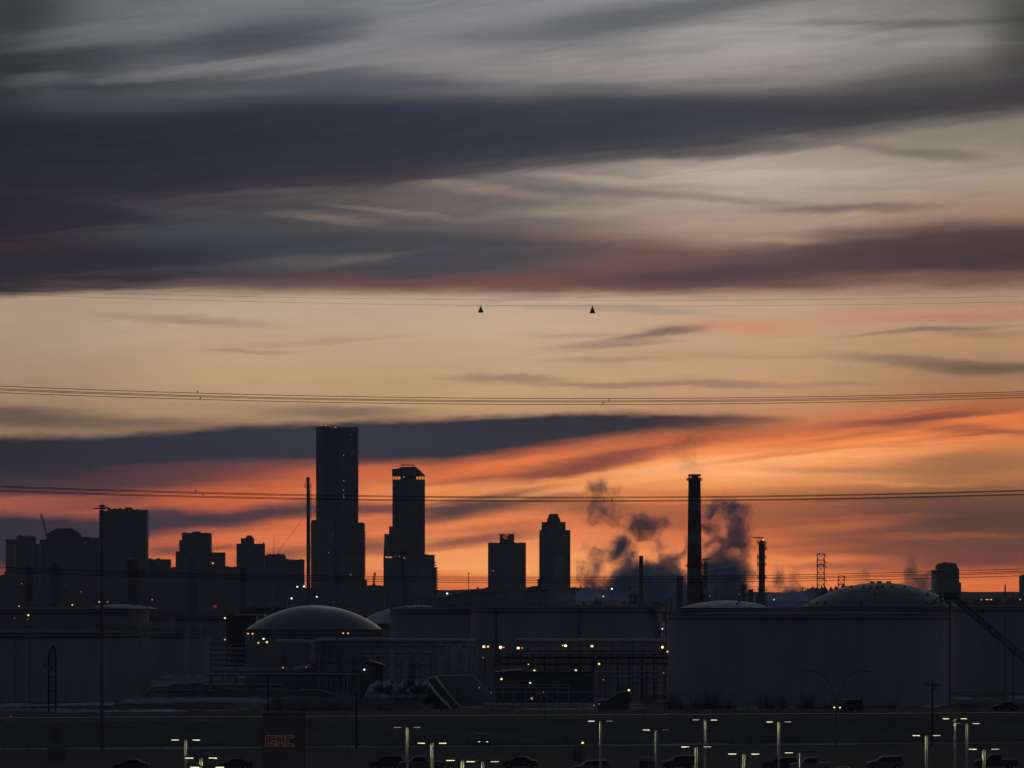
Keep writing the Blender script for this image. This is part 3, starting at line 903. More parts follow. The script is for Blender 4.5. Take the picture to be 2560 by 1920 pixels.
# ---------------------------------------------------------------- far woods (one mass)
LEAFM = mat("far_woods_twigs", (0.06, 0.055, 0.055), 0.9, scale=0.05)
def woods(px0, px1, y0, y1, h0, h1, n, seed, base=0.0):
    rnd = random.Random(seed)
    mb = MB()
    for _ in range(n):
        y = rnd.uniform(y0, y1)
        x = wx(rnd.uniform(px0, px1), y)
        h = rnd.uniform(h0, h1) * (0.75 + 0.25 * math.sin(x / 60.0))
        r = h * rnd.uniform(0.16, 0.34)
        sh = rnd.random()
        b = base
        for k in range(5):
            t = k / 5
            rr = r * (1 - t * (0.9 if sh < 0.5 else 0.45)) * rnd.uniform(0.7, 1.2)
            z = b + h * (0.15 + 0.8 * t)
            a = rnd.uniform(0, 6.28)
            dz = h * 0.22
            q = [(x + rr * math.cos(a + j * 1.256), y + rr * math.sin(a + j * 1.256), z + rnd.uniform(-.1, .1) * h) for j in range(5)]
            mb.add(q + [(x, y, z + dz), (x, y, z - dz * .6)], [(j, (j + 1) % 5, 5) for j in range(5)] + [((j + 1) % 5, j, 6) for j in range(5)])
    return mb
w = woods(-250, 2850, 9300, 9900, 11, 22, 1500, 21)
w2 = woods(-250, 2850, 6300, 7400, 6, 13, 900, 22)
w.add(w2.v, w2.f)
w3 = woods(2380, 2800, 9000, 9400, 30, 50, 220, 23)
w.add(w3.v, w3.f)
w4 = woods(1080, 1240, 9000, 9300, 26, 40, 90, 24)
w.add(w4.v, w4.f)
w5 = woods(1420, 2340, 9000, 9300, 28, 44, 420, 25)
w.add(w5.v, w5.f)
tag(w.build("far_woods", LEAFM), "dark bare woods along the horizon below the towers", "woods", kind="stuff")
# ================================================================ skyline
CY = 8000.0
def bx(mb, px0, px1, top, y, depth, bottom=None):
    z0 = 0.0 if bottom is None else wz(bottom, y)
    return mb.box(wx(px0, y), wx(px1, y), y, y + depth, z0, wz(top, y))
def pp(poly, y): return [(wx(a, y), wz(b, y)) for a, b in poly]
def start(name, label, cat, px, y, group=None): return thing(name, label, cat, (wx(px, y), y, 0.0), group)
def lit(root, y, spots, m=WARM, w=2.2, h=2.6):
    for px, py in spots:
        mb = MB().box(wx(px - w / 2, y), wx(px + w / 2, y), y - .35, y - .02, wz(py + h / 2, y), wz(py - h / 2, y))
        mb.build("window", m, root)
def balconies(root, px_in, px_out, top, bot, y, depth, step=7.0, m=DARKCONC):
    mb = MB()
    p = top
    while p < bot:
        mb.box(wx(px_in, y), wx(px_out, y), y + 2, y + depth, wz(p + 2.6, y), wz(p, y))
        p += step
    mb.build("balconies", m, root)
def rooftop(root, y, items, m=DARKCONC, name="roof_plant"):
    for a, b, t, bo in items:
        MB().box(wx(a, y + 6), wx(b, y + 6), y + 6, y + 16, wz(bo, y + 6), wz(t, y + 6)).build(name, m, root)
def mast(root, px, top, bot, y, r=0.35, m=STEEL):
    MB().tube((wx(px, y + 8), y + 8, wz(bot, y + 8)), (wx(px, y + 8), y + 8, wz(top, y + 8)), r, 5, r * .5).build("antenna", m, root)

# tallest tower
y = CY
t = start("skyscraper", "tallest dark tower of the skyline, flat topped with red roof beacons", "skyscraper", 842, y)
m = MB(); bx(m, 790, 813, 1072, y, 45); bx(m, 849, 894, 1070, y, 45); m.build("shaft", GLASSF, t)
m = MB(); bx(m, 813.2, 848.8, 1071, y + 1.6, 40); m.build("recessed_bay", DARKF, t)
m = MB(); bx(m, 790.4, 893.6, 1067.6, y + .5, 44, 1071.8); m.build("parapet", DARKCONC, t)
rooftop(t, y, [(802, 815, 1065.5, 1070), (817, 823, 1066, 1070)])
m = MB(); m.tube((wx(815, y + 9), y + 9, wz(1065.5, y + 9)), (wx(824, y + 9), y + 9, wz(1069.5, y + 9)), .7, 5); m.build("roof_crane", STEEL, t)
m = MB(); bx(m, 778, 834, 1301, y - 14, 58); m.build("lower_block", GLASSG, t)
m = MB(); bx(m, 834.2, 910, 1308, y - 10, 52); m.build("lower_block", DARKF, t)
for q in ((781, 788, 1299.5, y - 8, 30, 1303), (895, 909, 1306.4, y - 8, 30, 1310)): m = MB(); bx(m, *q); m.build("roof_plant", DARKCONC, t)
m = MB(); bx(m, 850, 908.6, 1388, y - 22, 12); m.build("podium", GLASSG, t)
m = MB(); bx(m, 909, 916, 1450, y - 20, 40); m.build("annex", DARKCONC, t)
balconies(t, 775, 778, 1310, 1488, y - 12, 36)
balconies(t, 910, 913, 1330, 1440, y - 10, 36)
for px, py in ((804, 1063.5), (815, 1063.5), (839, 1068.5)):
    m = MB().ball((wx(px, y), y - .5, wz(py, y)), 0.75, 6); m.build("beacon", REDL, t)
lit(t, y, [(858.5, 1138), (859, 1202), (859, 1225), (859, 1237), (859, 1243)], COOLW, 1.8, 2)
lit(t, y - 22, [(822, 1382), (877, 1437)], WARM, 2, 2.2)
lit(t, y - 14, [(831, 1337)], DIMW, 3.2, 9)
lit(t, y - 22, [(830, 1486), (838, 1486), (860, 1486), (868.6, 1485.5)], mat_r := glow("dim_red_window", (1.0, .1, .1), .7), 2, 2)
lit(t, y, [(879, 1087), (882, 1132), (796, 1077), (802, 1077), (888, 1076)], DIMW, 3, 3)

# second tower with the chamfered crown
y = CY - 40
t = start("skyscraper", "second tallest tower with sloped crown and see-through belt under its roof", "skyscraper", 1018, y)
m = MB(); bx(m, 981, 1061.5, 1198.5, y, 40); m.build("shaft", GLASSF, t)
m = MB(); bx(m, 1001, 1040, 1189, y + 3, 30, 1198.4); m.build("core", DARKF, t)
for px in (982, 987, 993, 1046, 1053, 1060.5): m = MB(); bx(m, px - .7, px + .7, 1189.2, y + .5, 1.5, 1198.4); m.build("column", DARKCONC, t)
m = MB().prism(pp([(980, 1190), (980, 1173), (996, 1171), (1001, 1168), (1006, 1167), (1040, 1167), (1061.5, 1187), (1061.5, 1190)], y), y, y + 38); m.build("crown", DARKF, t)
m = MB(); bx(m, 1002, 1036, 1161.5, y + 4, 2, 1163.5)
for px in (1004, 1010, 1028, 1034): bx(m, px - .6, px + .6, 1163.4, y + 4.4, 1, 1168)
m.build("maintenance_rail", STEEL, t)
m = MB(); bx(m, 972.5, 1000, 1316, y - 12, 50); m.build("lower_block", GLASSG, t)
m = MB(); bx(m, 961, 990, 1335, y - 24, 60); m.build("lower_block", GLASSG, t)
m = MB().prism(pp([(958.5, 1540), (958.5, 1392), (961, 1344), (1000, 1344), (1000, 1390), (1010, 1540)], y - 30), y - 30, y + 10); m.build("lower_block", APTF, t)
m = MB(); bx(m, 1010.4, 1085.5, 1387, y - 20, 55); m.build("podium", APTF, t)
m = MB(); bx(m, 1085.7, 1091, 1420, y - 18, 45); m.build("podium_wing", APTF, t)
m = MB(); bx(m, 1020, 1084.5, 1420, y - 32, 11.9); m.build("podium_front", GLASSG, t)
for q in ((1062, 1071, 1385.5, y - 6, 14, 1389), (1085, 1094, 1418, y - 6, 20, 1421.5)): m = MB(); bx(m, *q); m.build("canopy_slab", DARKCONC, t)
balconies(t, 1085.5, 1090, 1405, 1418, y - 16, 36, 6.5)
balconies(t, 1091, 1094.5, 1428, 1485, y - 16, 36, 6.6)
lit(t, y, [(1010, 1192.5)], COOLW, 2.4, 2.4)
lit(t, y - .2, [(1017.5, 1332), (998.5, 1295), (1030, 1292)], DIMW, 2.2, 2.2)
lit(t, y - 30, [(966, 1393), (972, 1393.5), (977, 1393)], ORANGEW, 5.5, 2.6)
lit(t, y - 32, [(1010.7, 1395)], ORANGEW, 3.6, 1.8)  # orange reflection put in as a glowing pane
lit(t, y - 30, [(987, 1391), (999, 1391)], COOLW, 1.8, 1.8)
lit(t, y - 24, [(967, 1361), (978, 1360), (986, 1361), (970, 1384)], DIMW, 5, 1.5)

# office block with the red sign in its crown
y = CY + 150
t = start("office_tower", "square office block with antenna crown holding a red swirl sign", "tower", 1267, y)
m = MB(); bx(m, 1220, 1315, 1356.5, y, 48); m.build("shaft", STONEF, t)
m = MB(); bx(m, 1249, 1285.5, 1335, y + 8, 26, 1356.4); m.build("crown", DARKCONC, t)
for px, tp in ((1249.5, 1331), (1253, 1336), (1262, 1331.5), (1267, 1333), (1271, 1332.5), (1277, 1334), (1282, 1332), (1285, 1331.5)):
    mast(t, px, tp, 1336.5, y, .5)
m = MB()
cxs, czs, ys_ = wx(1265, y), wz(1341, y), y + 7.4
arc = [(cxs + 3.0 * math.cos(a), ys_, czs + 2.6 * math.sin(a)) for a in [math.radians(v) for v in range(20, 320, 20)]]
m.path(arc, 0.5, 5)
m.path([(cxs - 1.6, ys_, czs - .2), (cxs + .4, ys_, czs + .6), (cxs + 2.6, ys_, czs + .2)], 0.45, 5)
m.build("roof_sign", glow("red_roof_sign", (1.0, .10, .06), .55), t)
lit(t, y, [(1232, 1427)], mat_r, 8, 1)
# slender tower with the stepped top
y = CY - 200
t = start("apartment_tower", "tall stepped apartment tower right of the sign block, serrated with balconies", "tower", 1387, y)
m = MB(); bx(m, 1349, 1426, 1325, y, 40); m.build("shaft", APTF, t)
m = MB(); bx(m, 1354, 1414, 1305, y + 5, 30, 1324.9); m.build("setback", APTF, t)
m = MB().prism(pp([(1367, 1304.9), (1368, 1296), (1371, 1294), (1372, 1287), (1376, 1284.5), (1396, 1284.5), (1397, 1294), (1400, 1296), (1401, 1304.9)], y + 10), y + 10, y + 28); m.build("crown", DARKCONC, t)
balconies(t, 1346.6, 1349, 1338, 1466, y, 30, 7.2, APTF.copy() if False else DARKCONC)
m = MB(); bx(m, 1344, 1349, 1448, y + 2, 20); m.build("annex", DARKCONC, t)

# left cluster
y = CY + 200
t = start("office_block", "broad flat office slab behind the tall floodlight mast, left skyline", "building", 307, y)
m = MB(); bx(m, 248, 268, 1276, y + 1, 40); bx(m, 268.2, 330, 1272, y, 42); bx(m, 330.2, 367, 1274.5, y + 1, 40); m.build("shaft", STONEF, t)
rooftop(t, y, [(283, 290, 1270.5, 1273), (296, 302, 1269.5, 1273), (312, 330, 1268.2, 1273), (340, 346, 1272.5, 1275)])
for px, tp in ((314, 1264), (345, 1269.5), (354, 1270.5), (318, 1266)): mast(t, px, tp, 1274, y, .3)
for px in (262, 276, 290, 304, 318, 333, 347, 360):
    pass
m = MB()
for px in range(252, 367, 9): bx(m, px, px + 2.2, 1280, y - .8, .78)
m.build("piers", DARKCONC, t)
y = CY + 320
t = start("domed_block", "stepped office building with broad eight-sided dome, far left", "building", 160, y)
m = MB(); bx(m, 98, 250, 1362, y, 50); m.build("base_block", DARKF, t)
m = MB(); bx(m, 99, 116, 1349, y + 2, 40, 1361.9); bx(m, 203, 249, 1344, y + 2, 40, 1361.9); m.build("wing", DARKF, t)
m = MB().prism(pp([(115, 1361.8), (115, 1347), (120, 1333), (134, 1325), (139, 1320.5), (178, 1320.5), (186, 1326), (198, 1333), (202, 1345), (202, 1361.8)], y + 4), y + 4, y + 44); m.build("dome", DARKCONC, t)
rooftop(t, y, [(208, 222, 1341.5, 1345)])
lit(t, y + 2, [(213, 1356)], DIMW, 3, 6)
y = CY + 100
t = start("apartment_block", "two-step apartment block at the left edge with pale stair strip", "building", 50, y)
m = MB(); bx(m, 14, 40, 1348, y, 30); m.build("low_wing", APTF, t)
m = MB(); bx(m, 40.2, 86, 1340.5, y + 1, 30); m.build("high_wing", APTF, t)
m = MB(); bx(m, 86.2, 99, 1360, y + 2, 26); m.build("link", DARKF, t)
rooftop(t, y, [(44, 58, 1338.6, 1341), (70, 78, 1338.8, 1341)])
lit(t, y, [(36, 1364 + 7 * i) for i in range(9)], DIMW, 7, 1.8)

y = CY + 60
t = start("office_block", "brick-shaped block with small penthouse, left of the burning gap", "building", 490, y)
m = MB(); bx(m, 455, 526, 1332, y, 40); m.build("shaft", DARKF, t)
m = MB(); bx(m, 448, 454.8, 1350, y + 1, 36); m.build("wing", DARKF, t)
m = MB(); bx(m, 439, 447.8, 1378, y + 2, 30); m.build("low_wing", DARKF, t)
rooftop(t, y, [(481, 501, 1328.5, 1333), (458, 466, 1330.5, 1333)])
m = MB(); bx(m, 526.2, 561, 1381, y + 3, 34); m.build("annex", DARKF, t)
mast(t, 531, 1375, 1382, y, .3); mast(t, 488, 1323, 1330, y, .25)
m = MB().ball((wx(532, y), y + 2.4, wz(1408, y)), 1.1, 6); m.build("beacon", BULB['o'], t)
y = CY - 80
t = start("hotel_block", "squat tower with stacked penthouses, just left of the thin flare stack", "building", 626, y)
m = MB(); bx(m, 591, 660, 1359, y, 36); m.build("shaft", APTF, t)
m = MB(); bx(m, 602, 634, 1345.5, y + 4, 24, 1358.9); m.build("penthouse", DARKCONC, t)
for q in ((614, 631, 1341.5, y + 6, 18, 1345.4), (617, 629, 1338.5, y + 7, 12, 1341.4)): m = MB(); bx(m, *q); m.build("roof_plant", DARKCONC, t)
m = MB(); bx(m, 657, 660, 1356, y + 5, 14, 1358.9); m.build("roof_stair", DARKCONC, t)
y = CY - 150
t = start("office_block", "wide low slab with whip antenna behind the flare stack", "building", 708, y)
m = MB(); bx(m, 662, 712, 1389, y, 40); bx(m, 712.2, 759, 1399, y + 2, 38); m.build("shaft", DARKF, t)
m = MB(); bx(m, 667, 710, 1385.5, y + 4, 30, 1388.9); m.build("penthouse", DARKCONC, t)
rooftop(t, y, [(694, 699, 1383, 1386.5), (714, 722, 1397, 1400), (727, 731, 1397.6, 1400), (748, 757, 1397.8, 1400)])
mast(t, 685, 1345, 1386, y, .35)
lit(t, y, [(676, 1394)], DIMW, 3, 3)

def low(label, parts, y, f=DARKF, plant=(), lights=()):
    t = start("low_block", label, "building", (parts[0][0] + parts[-1][1]) / 2, y)
    for i, (a, b, tp) in enumerate(parts):
        m = MB(); bx(m, a, b, tp, y + i * .4, 40); m.build("wing", f, t)
    if plant: rooftop(t, y, plant)
    lit(t, y, lights, DIMW, 3, 3)
    return t
low("low dark block filling the gap right of the broad office slab", [(367, 424, 1398)], CY + 260, DARKF, [(372, 378, 1396, 1399), (391, 399, 1395.5, 1399)], [(396, 1407)])
low("low rooftops under the domed block", [(98, 250, 1425)], CY - 350, APTF, [(120, 130, 1423, 1426), (180, 200, 1422.5, 1426)])
low("low rooftops at the far left corner of the skyline", [(-60, 10, 1438), (10.2, 98, 1430)], CY - 420, APTF, [(2, 8, 1436, 1439)])
low("low rooftops across the burning gap beside the penthouse block", [(250, 425, 1440), (425.2, 470, 1419), (470.2, 560, 1422)], CY - 300, DARKF, [(430, 438, 1417, 1420), (300, 320, 1437, 1441)])
low("low rooftops between the squat tower and its left neighbour", [(560, 600, 1417), (600.2, 680, 1424)], CY - 260, DARKF, [(566, 572, 1415, 1418)])
low("low rooftops right of the tallest tower, under the small crane", [(916, 958, 1464)], CY - 100, DARKF, [(920, 952, 1463, 1465)])
low("long low rooftops in front of the tallest tower's foot", [(680, 840, 1470), (840.2, 960, 1478)], CY - 700, APTF, [(700, 720, 1468, 1471), (800, 830, 1468.6, 1471)])
low("long low rooftops along the left foot of the skyline", [(-80, 160, 1462), (160.2, 420, 1466), (420.2, 680, 1462)], CY - 800, DARKF, [(60, 80, 1460, 1463), (240, 260, 1464, 1467), (520, 540, 1460, 1463)])

y = CY + 300
t = start("apartment_tower", "isolated tower with sloped mansard top above the right tank dome", "tower", 2367, y)
m = MB(); bx(m, 2332, 2346, 1425, y + 2, 34); m.build("wing", APTF, t)
m = MB(); bx(m, 2346.2, 2398, 1424, y, 40); m.build("shaft", APTF, t)
m = MB().prism(pp([(2341, 1423.9), (2343, 1416), (2347, 1409), (2358, 1407), (2362, 1405), (2366, 1406.5), (2380, 1406.5), (2390, 1409), (2393, 1416), (2398, 1423.9)], y + 3), y + 3, y + 35); m.build("roof", DARKCONC, t)
m = MB(); bx(m, 2398.2, 2403, 1456, y + 4, 30); m.build("annex", DARKF, t)
y = CY + 100
t = start("apartment_tower", "narrow tower cut by the right edge of the view", "tower", 2556, y)
m = MB(); bx(m, 2553, 2592, 1440, y, 34); m.build("shaft", APTF, t)
m = MB(); bx(m, 2556, 2588, 1436.5, y + 4, 22, 1439.9); m.build("penthouse", DARKCONC, t)

# curved arena roof and barrel vault
y = CY - 900
t = start("arena", "low arena with long curved pale roof edge below the sign block", "arena", 1170, y)
prof = [(1092, 1498), (1112, 1493), (1136, 1486), (1154, 1481), (1180, 1478), (1222, 1476), (1250, 1478), (1262, 1484)]
m = MB().prism(pp([(1092, 1535)] + prof + [(1262, 1535)], y), y, y + 60); m.build("hall", DARKF, t)
m = MB()
for a, b in zip(prof, prof[1:]): m.prism(pp([(a[0], a[1] - .1), (b[0], b[1] - .1), (b[0], b[1] - 1.9), (a[0], a[1] - 1.9)], y - 3), y - 3, y + 58)
m.build("roof", SNOWROOF, t)
rooftop(t, y, [(1192, 1197, 1468, 1477), (1205, 1208, 1471, 1477), (1213, 1220, 1468, 1477)])
y = CY - 1000
t = start("vaulted_hall", "small barrel-vaulted hall at the foot of the stepped tower", "hall", 1342, y)
arc = [(1342 + 34 * math.cos(math.radians(a)), 1484 - 18 * math.sin(math.radians(a))) for a in range(0, 181, 15)]
m = MB().prism(pp([(1376, 1525)] + arc + [(1308, 1525)], y), y, y + 40); m.build("hall", DARKF, t)
m = MB()
for a, b in zip(arc, arc[1:]):
    m.prism(pp([a, b, (1342 + (b[0] - 1342) * 1.05, 1484 + (b[1] - 1484) * 1.09), (1342 + (a[0] - 1342) * 1.05, 1484 + (a[1] - 1484) * 1.09)], y - 2), y - 2, y + 38)
m.build("roof", SNOWROOF, t)
m = MB().prism(pp([(1322, 1468.5), (1330, 1466.5), (1352, 1466.5), (1361, 1468.5), (1355, 1473), (1328, 1473)], y - 2.6), y - 2.6, y - 2.1); m.build("skylight", GLASS, t)

# construction cranes and thin masts
def crane(label, pts, y):
    t = start("construction_crane", label, "crane", pts[0][0], y)
    m = MB()
    for (a, b), (c, d) in zip(pts, pts[1:]):
        for o in (-1.0, 1.0):
            m.tube((wx(a, y) + o, y, wz(b, y)), (wx(c, y) + o, y, wz(d, y)), .42, 4)
        n = 9
        for i in range(n):
            p, q = i / n, (i + 1) / n
            s = 1 if i % 2 else -1
            m.tube((wx(a + (c - a) * p, y) + s, y, wz(b + (d - b) * p, y)), (wx(a + (c - a) * q, y) - s, y, wz(b + (d - b) * q, y)), .3, 4)
    m.build("jib", STEEL, t)
    MB().box(wx(pts[0][0], y) - 2, wx(pts[0][0], y) + 2, y - 2, y + 2, wz(pts[0][1], y) - 1.5, wz(pts[0][1], y) + 1.5).build("cab", STEEL, t)
    MB().tube((wx(pts[0][0], y), y, 0), (wx(pts[0][0], y), y, wz(pts[0][1], y) - 1.4), 1.0, 4).build("tower", STEEL, t)
crane("crane with raised jib leaning left above the far left rooftops", [(117, 1337), (109, 1308), (102.5, 1284)], CY + 280)
crane("small crane on the low roof between the two tallest towers", [(934.5, 1463), (935.5, 1447), (937.5, 1431)], CY - 60)
y = CY - 500
t = start("radio_mast", "thin mast with small head, left of the sign block", "mast", 1172, y)
MB().tube((wx(1172, y), y, 0), (wx(1172, y), y, wz(1434, y)), .45, 5).build("pole", STEEL, t)
MB().box(wx(1170, y), wx(1174, y), y - 1, y + 1, wz(1434, y), wz(1431.5, y)).build("head", STEEL, t)
y = CY - 400
t = start("radio_mast", "short stub mast beside the second tower's foot", "mast", 1103, y)
MB().tube((wx(1103, y), y, 0), (wx(1103, y), y, wz(1474, y)), .7, 5, .4).build("pole", STEEL, t)
# ================================================================ refinery, 1.2 to 3 km away
def cylpx(mb, px0, px1, top, y, bottom=None, n=20, px0t=None, px1t=None):
    r = (wx(px1, y) - wx(px0, y)) / 2
    rt = r if px0t is None else (wx(px1t, y) - wx(px0t, y)) / 2
    c = (wx(px0, y) + wx(px1, y)) / 2
    return mb.cyl(c, y, r, 0.0 if bottom is None else wz(bottom, y), wz(top, y), n, rt)
def platform(mb, px, r_px, py, y, h=1.1):
    """Ring walkway with hand rail."""
    cx, r, z = wx(px, y), r_px / F * y, wz(py, y)
    mb.lathe(cx, y, [(r * .2, z), (r, z), (r, z + .25), (r * .2, z + .25)], 16)
    mb.ring(cx, y, r, z + h, .07, 16)
    mb.ring(cx, y, r, z + h * .55, .06, 16)
    for i in range(10):
        a = i * .6283
        mb.tube((cx + r * math.cos(a), y + r * math.sin(a), z), (cx + r * math.cos(a), y + r * math.sin(a), z + h), .06, 4)
    return mb
def ladder(mb, px, top, bot, y, w=.5):
    x = wx(px, y)
    for s in (-w / 2, w / 2): mb.tube((x + s, y, wz(bot, y)), (x + s, y, wz(top, y)), .07, 4)
    z = wz(bot, y)
    while z < wz(top, y):
        mb.tube((x - w / 2, y, z), (x + w / 2, y, z), .05, 4); z += 1.2
    return mb
def lattice(mb, x0, x1, y0, y1, z0, z1, n, r):
    """Braced steel frame, four legs and n bays."""
    c = [(x0, y0), (x1, y0), (x1, y1), (x0, y1)]
    for x, yy in c: mb.tube((x, yy, z0), (x, yy, z1), r, 4)
    for k in range(n + 1):
        z = z0 + (z1 - z0) * k / n
        for i in range(4):
            mb.tube((*c[i], z), (*c[(i + 1) % 4], z), r * .8, 4)
            if k < n:
                zz = z0 + (z1 - z0) * (k + 1) / n
                a, b = (c[i], c[(i + 1) % 4]) if k % 2 else (c[(i + 1) % 4], c[i])
                mb.tube((*a, z), (*b, zz), r * .6, 4)
    return mb

# great banded chimney
y = 2600.0
t = start("chimney", "great banded chimney towering over the steam, red lights at its lip", "chimney", 1736, y)
def cw(py):            # half width of the tapering shaft, in photo units
    return 15.0 + (py - 1186) / (1508 - 1186) * 4.4
cx = wx(1736.2, y)
seg = [(1186, 1246, CHIMRED), (1246, 1275, CHIMWHT), (1275, 1331, CHIMRED), (1331, 1361, CHIMWHT), (1361, 1418, CHIMRED), (1418, 1447, CHIMWHT), (1447, 1632, CHIMRED)]
for a, b, mm in seg:
    MB().cyl(cx, y, cw(b) / F * y, wz(b, y), wz(a, y) - .01, 28, cw(a) / F * y).build("band", mm, t)
MB().lathe(cx, y, [(15.3 / F * y, wz(1189, y)), (16.2 / F * y, wz(1188, y)), (16.2 / F * y, wz(1185.6, y)), (13 / F * y, wz(1185.6, y)), (13 / F * y, wz(1189, y))], 28).build("rim", DARKCONC, t)
m = MB()
platform(m, 1736.2, 20, 1202, y)
platform(m, 1736.2, 23, 1417, y)
m.build("walkway", STEEL, t)
MB().box(wx(1717, y), wx(1720, y), y - .6, y + .6, wz(1202, y), wz(1197, y)).build("equipment_box", STEEL, t)
ladder(MB(), 1727, 1190, 1500, y - 3.3).build("ladder", STEEL, t)
for px in (1726, 1747.6):
    o = MB().ball((wx(px, y), y - 16.4 / F * y + .5, wz(1193, y)), .32, 6); o.build("beacon", REDL, t)
t = start("stair_tower", "spindly steel stair tower clinging to the chimney's right side", "stair tower", 1763, y)
m = MB()
lattice(m, wx(1756.5, y), wx(1768, y), y - .8, y + 1.2, 0, wz(1400, y), 22, .13)
m.build("frame", STEEL, t)
m = MB()
m.box(wx(1756, y), wx(1775, y), y - 1, y + 1.4, wz(1399, y), wz(1396, y))
m.box(wx(1755, y), wx(1771, y), y - 1, y + 1.4, wz(1414, y), wz(1412.6, y))
m.box(wx(1755, y), wx(1770, y), y - 1, y + 1.4, wz(1423, y), wz(1421.8, y))
m.box(wx(1755, y), wx(1770, y), y - 1, y + 1.4, wz(1440, y), wz(1438.8, y))
m.box(wx(1755, y), wx(1768, y), y - 1, y + 1.4, wz(1462, y), wz(1460.8, y))
m.box(wx(1757, y), wx(1777, y), y - 1, y + 3, wz(1512, y), wz(1485, y))
m.build("decks", STEEL, t)
m = MB()
for px, py in ((1770, 1412), (1769.5, 1421), (1769, 1438)):
    m.tube((wx(px, y), y - .9, wz(py, y)), (wx(px, y), y - .9, wz(py - 6, y)), .06, 4)
    m.tube((wx(px - 6, y), y - .9, wz(py - 6, y)), (wx(px, y), y - .9, wz(py - 6, y)), .06, 4)
cylpx(m, 1760, 1765, 1402, y, 1470, 8)
m.build("pipes", STEEL, t)
MB().ball((wx(1774, y), y - 1.2, wz(1490, y)), .18, 6).build("lamp", BULB['p'], t)

t = start("stack", "slim dark stack standing alone left of the banded chimney", "stack", 1602.5, 2500)
cylpx(MB(), 1597, 1608.6, 1391, 2500, None, 16, 1597.6, 1607.8).build("shaft", STEEL, t)
MB().lathe(wx(1602.8, 2500), 2500, [(5.3 / F * 2500, wz(1393, 2500)), (5.9 / F * 2500, wz(1392.6, 2500)), (5.9 / F * 2500, wz(1389.6, 2500)), (4.2 / F * 2500, wz(1389.6, 2500)), (4.2 / F * 2500, wz(1394, 2500))], 16).build("rim", STEEL, t)
y = 2450.0
t = start("stack", "stout short stack with walkway close beside the banded chimney", "stack", 1699.5, y)
cylpx(MB(), 1690.5, 1708, 1442, y, None, 18, 1691.2, 1707.4).build("shaft", STEEL, t)
MB().lathe(wx(1699.3, y), y, [(8.2 / F * y, wz(1444, y)), (8.9 / F * y, wz(1443, y)), (8.9 / F * y, wz(1440.5, y)), (7 / F * y, wz(1440.5, y)), (7 / F * y, wz(1445, y))], 16).build("rim", STEEL, t)
platform(MB(), 1699.3, 13, 1489, y).build("walkway", STEEL, t)

y = 2400.0
t = start("process_column", "tall column with davit crane and ladders on its head, right of the steam", "column", 1904.5, y)
cylpx(MB(), 1896, 1913, 1362, y, None, 18, 1896.4, 1912.4).build("shaft", STEEL, t)
MB().lathe(wx(1904.4, y), y, [(8 / F * y, wz(1362, y)), (7 / F * y, wz(1356, y)), (4 / F * y, wz(1351, y)), (.1, wz(1350, y))], 16).build("head", STEEL, t)
m = MB()
m.tube((wx(1906, y), y, wz(1356, y)), (wx(1906, y), y, wz(1343.5, y)), .22, 5)
m.tube((wx(1882.5, y), y, wz(1343.8, y)), (wx(1908, y), y, wz(1343.8, y)), .2, 5)
m.tube((wx(1894, y), y, wz(1343.8, y)), (wx(1904, y), y, wz(1350, y)), .12, 4)
m.build("davit", STEEL, t)
m = MB()
platform(m, 1904.5, 12, 1361, y)
platform(m, 1908, 9.5, 1374, y)
platform(m, 1905, 11, 1396.5, y)
platform(m, 1905, 10.5, 1414, y)
platform(m, 1905, 10.5, 1446, y)
platform(m, 1905.5, 11.5, 1477, y)
m.build("walkways", STEEL, t)
m = MB()
for px, a, b in ((1892.5, 1345, 1361), (1897, 1349, 1361), (1911, 1352, 1362), (1914, 1355, 1376), (1893, 1385, 1414), (1893, 1414, 1446)): m.tube((wx(px, y), y - .6, wz(b, y)), (wx(px, y), y - .6, wz(a, y)), .11, 4)
m.build("pipes", STEEL, t)
MB().ball((wx(1907, y), y - 1.9, wz(1349.5, y)), .26, 6).build("lamp", BULB['w'], t)

y = 2420.0
t = start("process_column", "small spiky column bristling with pipes, left of the davit column", "column", 1858.5, y)
cylpx(MB(), 1853, 1864, 1462, y, None, 12, 1855, 1863).build("shaft", STEEL, t)
m = MB()
for px, a, b, r in ((1862.5, 1444, 1466, .13), (1857, 1455, 1466, .22), (1859.6, 1452, 1466, .12), (1855, 1460, 1470, .12), (1864.8, 1458, 1490, .1)): m.tube((wx(px, y), y - .5, wz(b, y)), (wx(px, y), y - .5, wz(a, y)), r, 5)
m.build("pipes", STEEL, t)
m = MB()
platform(m, 1859, 9, 1467, y); platform(m, 1859, 7.5, 1475, y); platform(m, 1858.5, 10, 1490, y)
m.tube((wx(1841, y), y, wz(1477, y)), (wx(1855, y), y, wz(1477, y)), .12, 4)
m.build("walkways", STEEL, t)
MB().ball((wx(1847.5, y), y - 1, wz(1486, y)), .13, 6).build("lamp", BULB['p'], t)
t = start("stack", "short blunt stack between the spiky column and the davit column", "stack", 1876.5, 2430)
cylpx(MB(), 1870, 1882.6, 1475, 2430, None, 14).build("shaft", STEEL, t)
MB().lathe(wx(1876.3, 2430), 2430, [(6.3 / F * 2430, wz(1477, 2430)), (7 / F * 2430, wz(1476, 2430)), (7 / F * 2430, wz(1473.6, 2430)), (5.2 / F * 2430, wz(1473.6, 2430)), (5.2 / F * 2430, wz(1478, 2430))], 14).build("rim", STEEL, t)

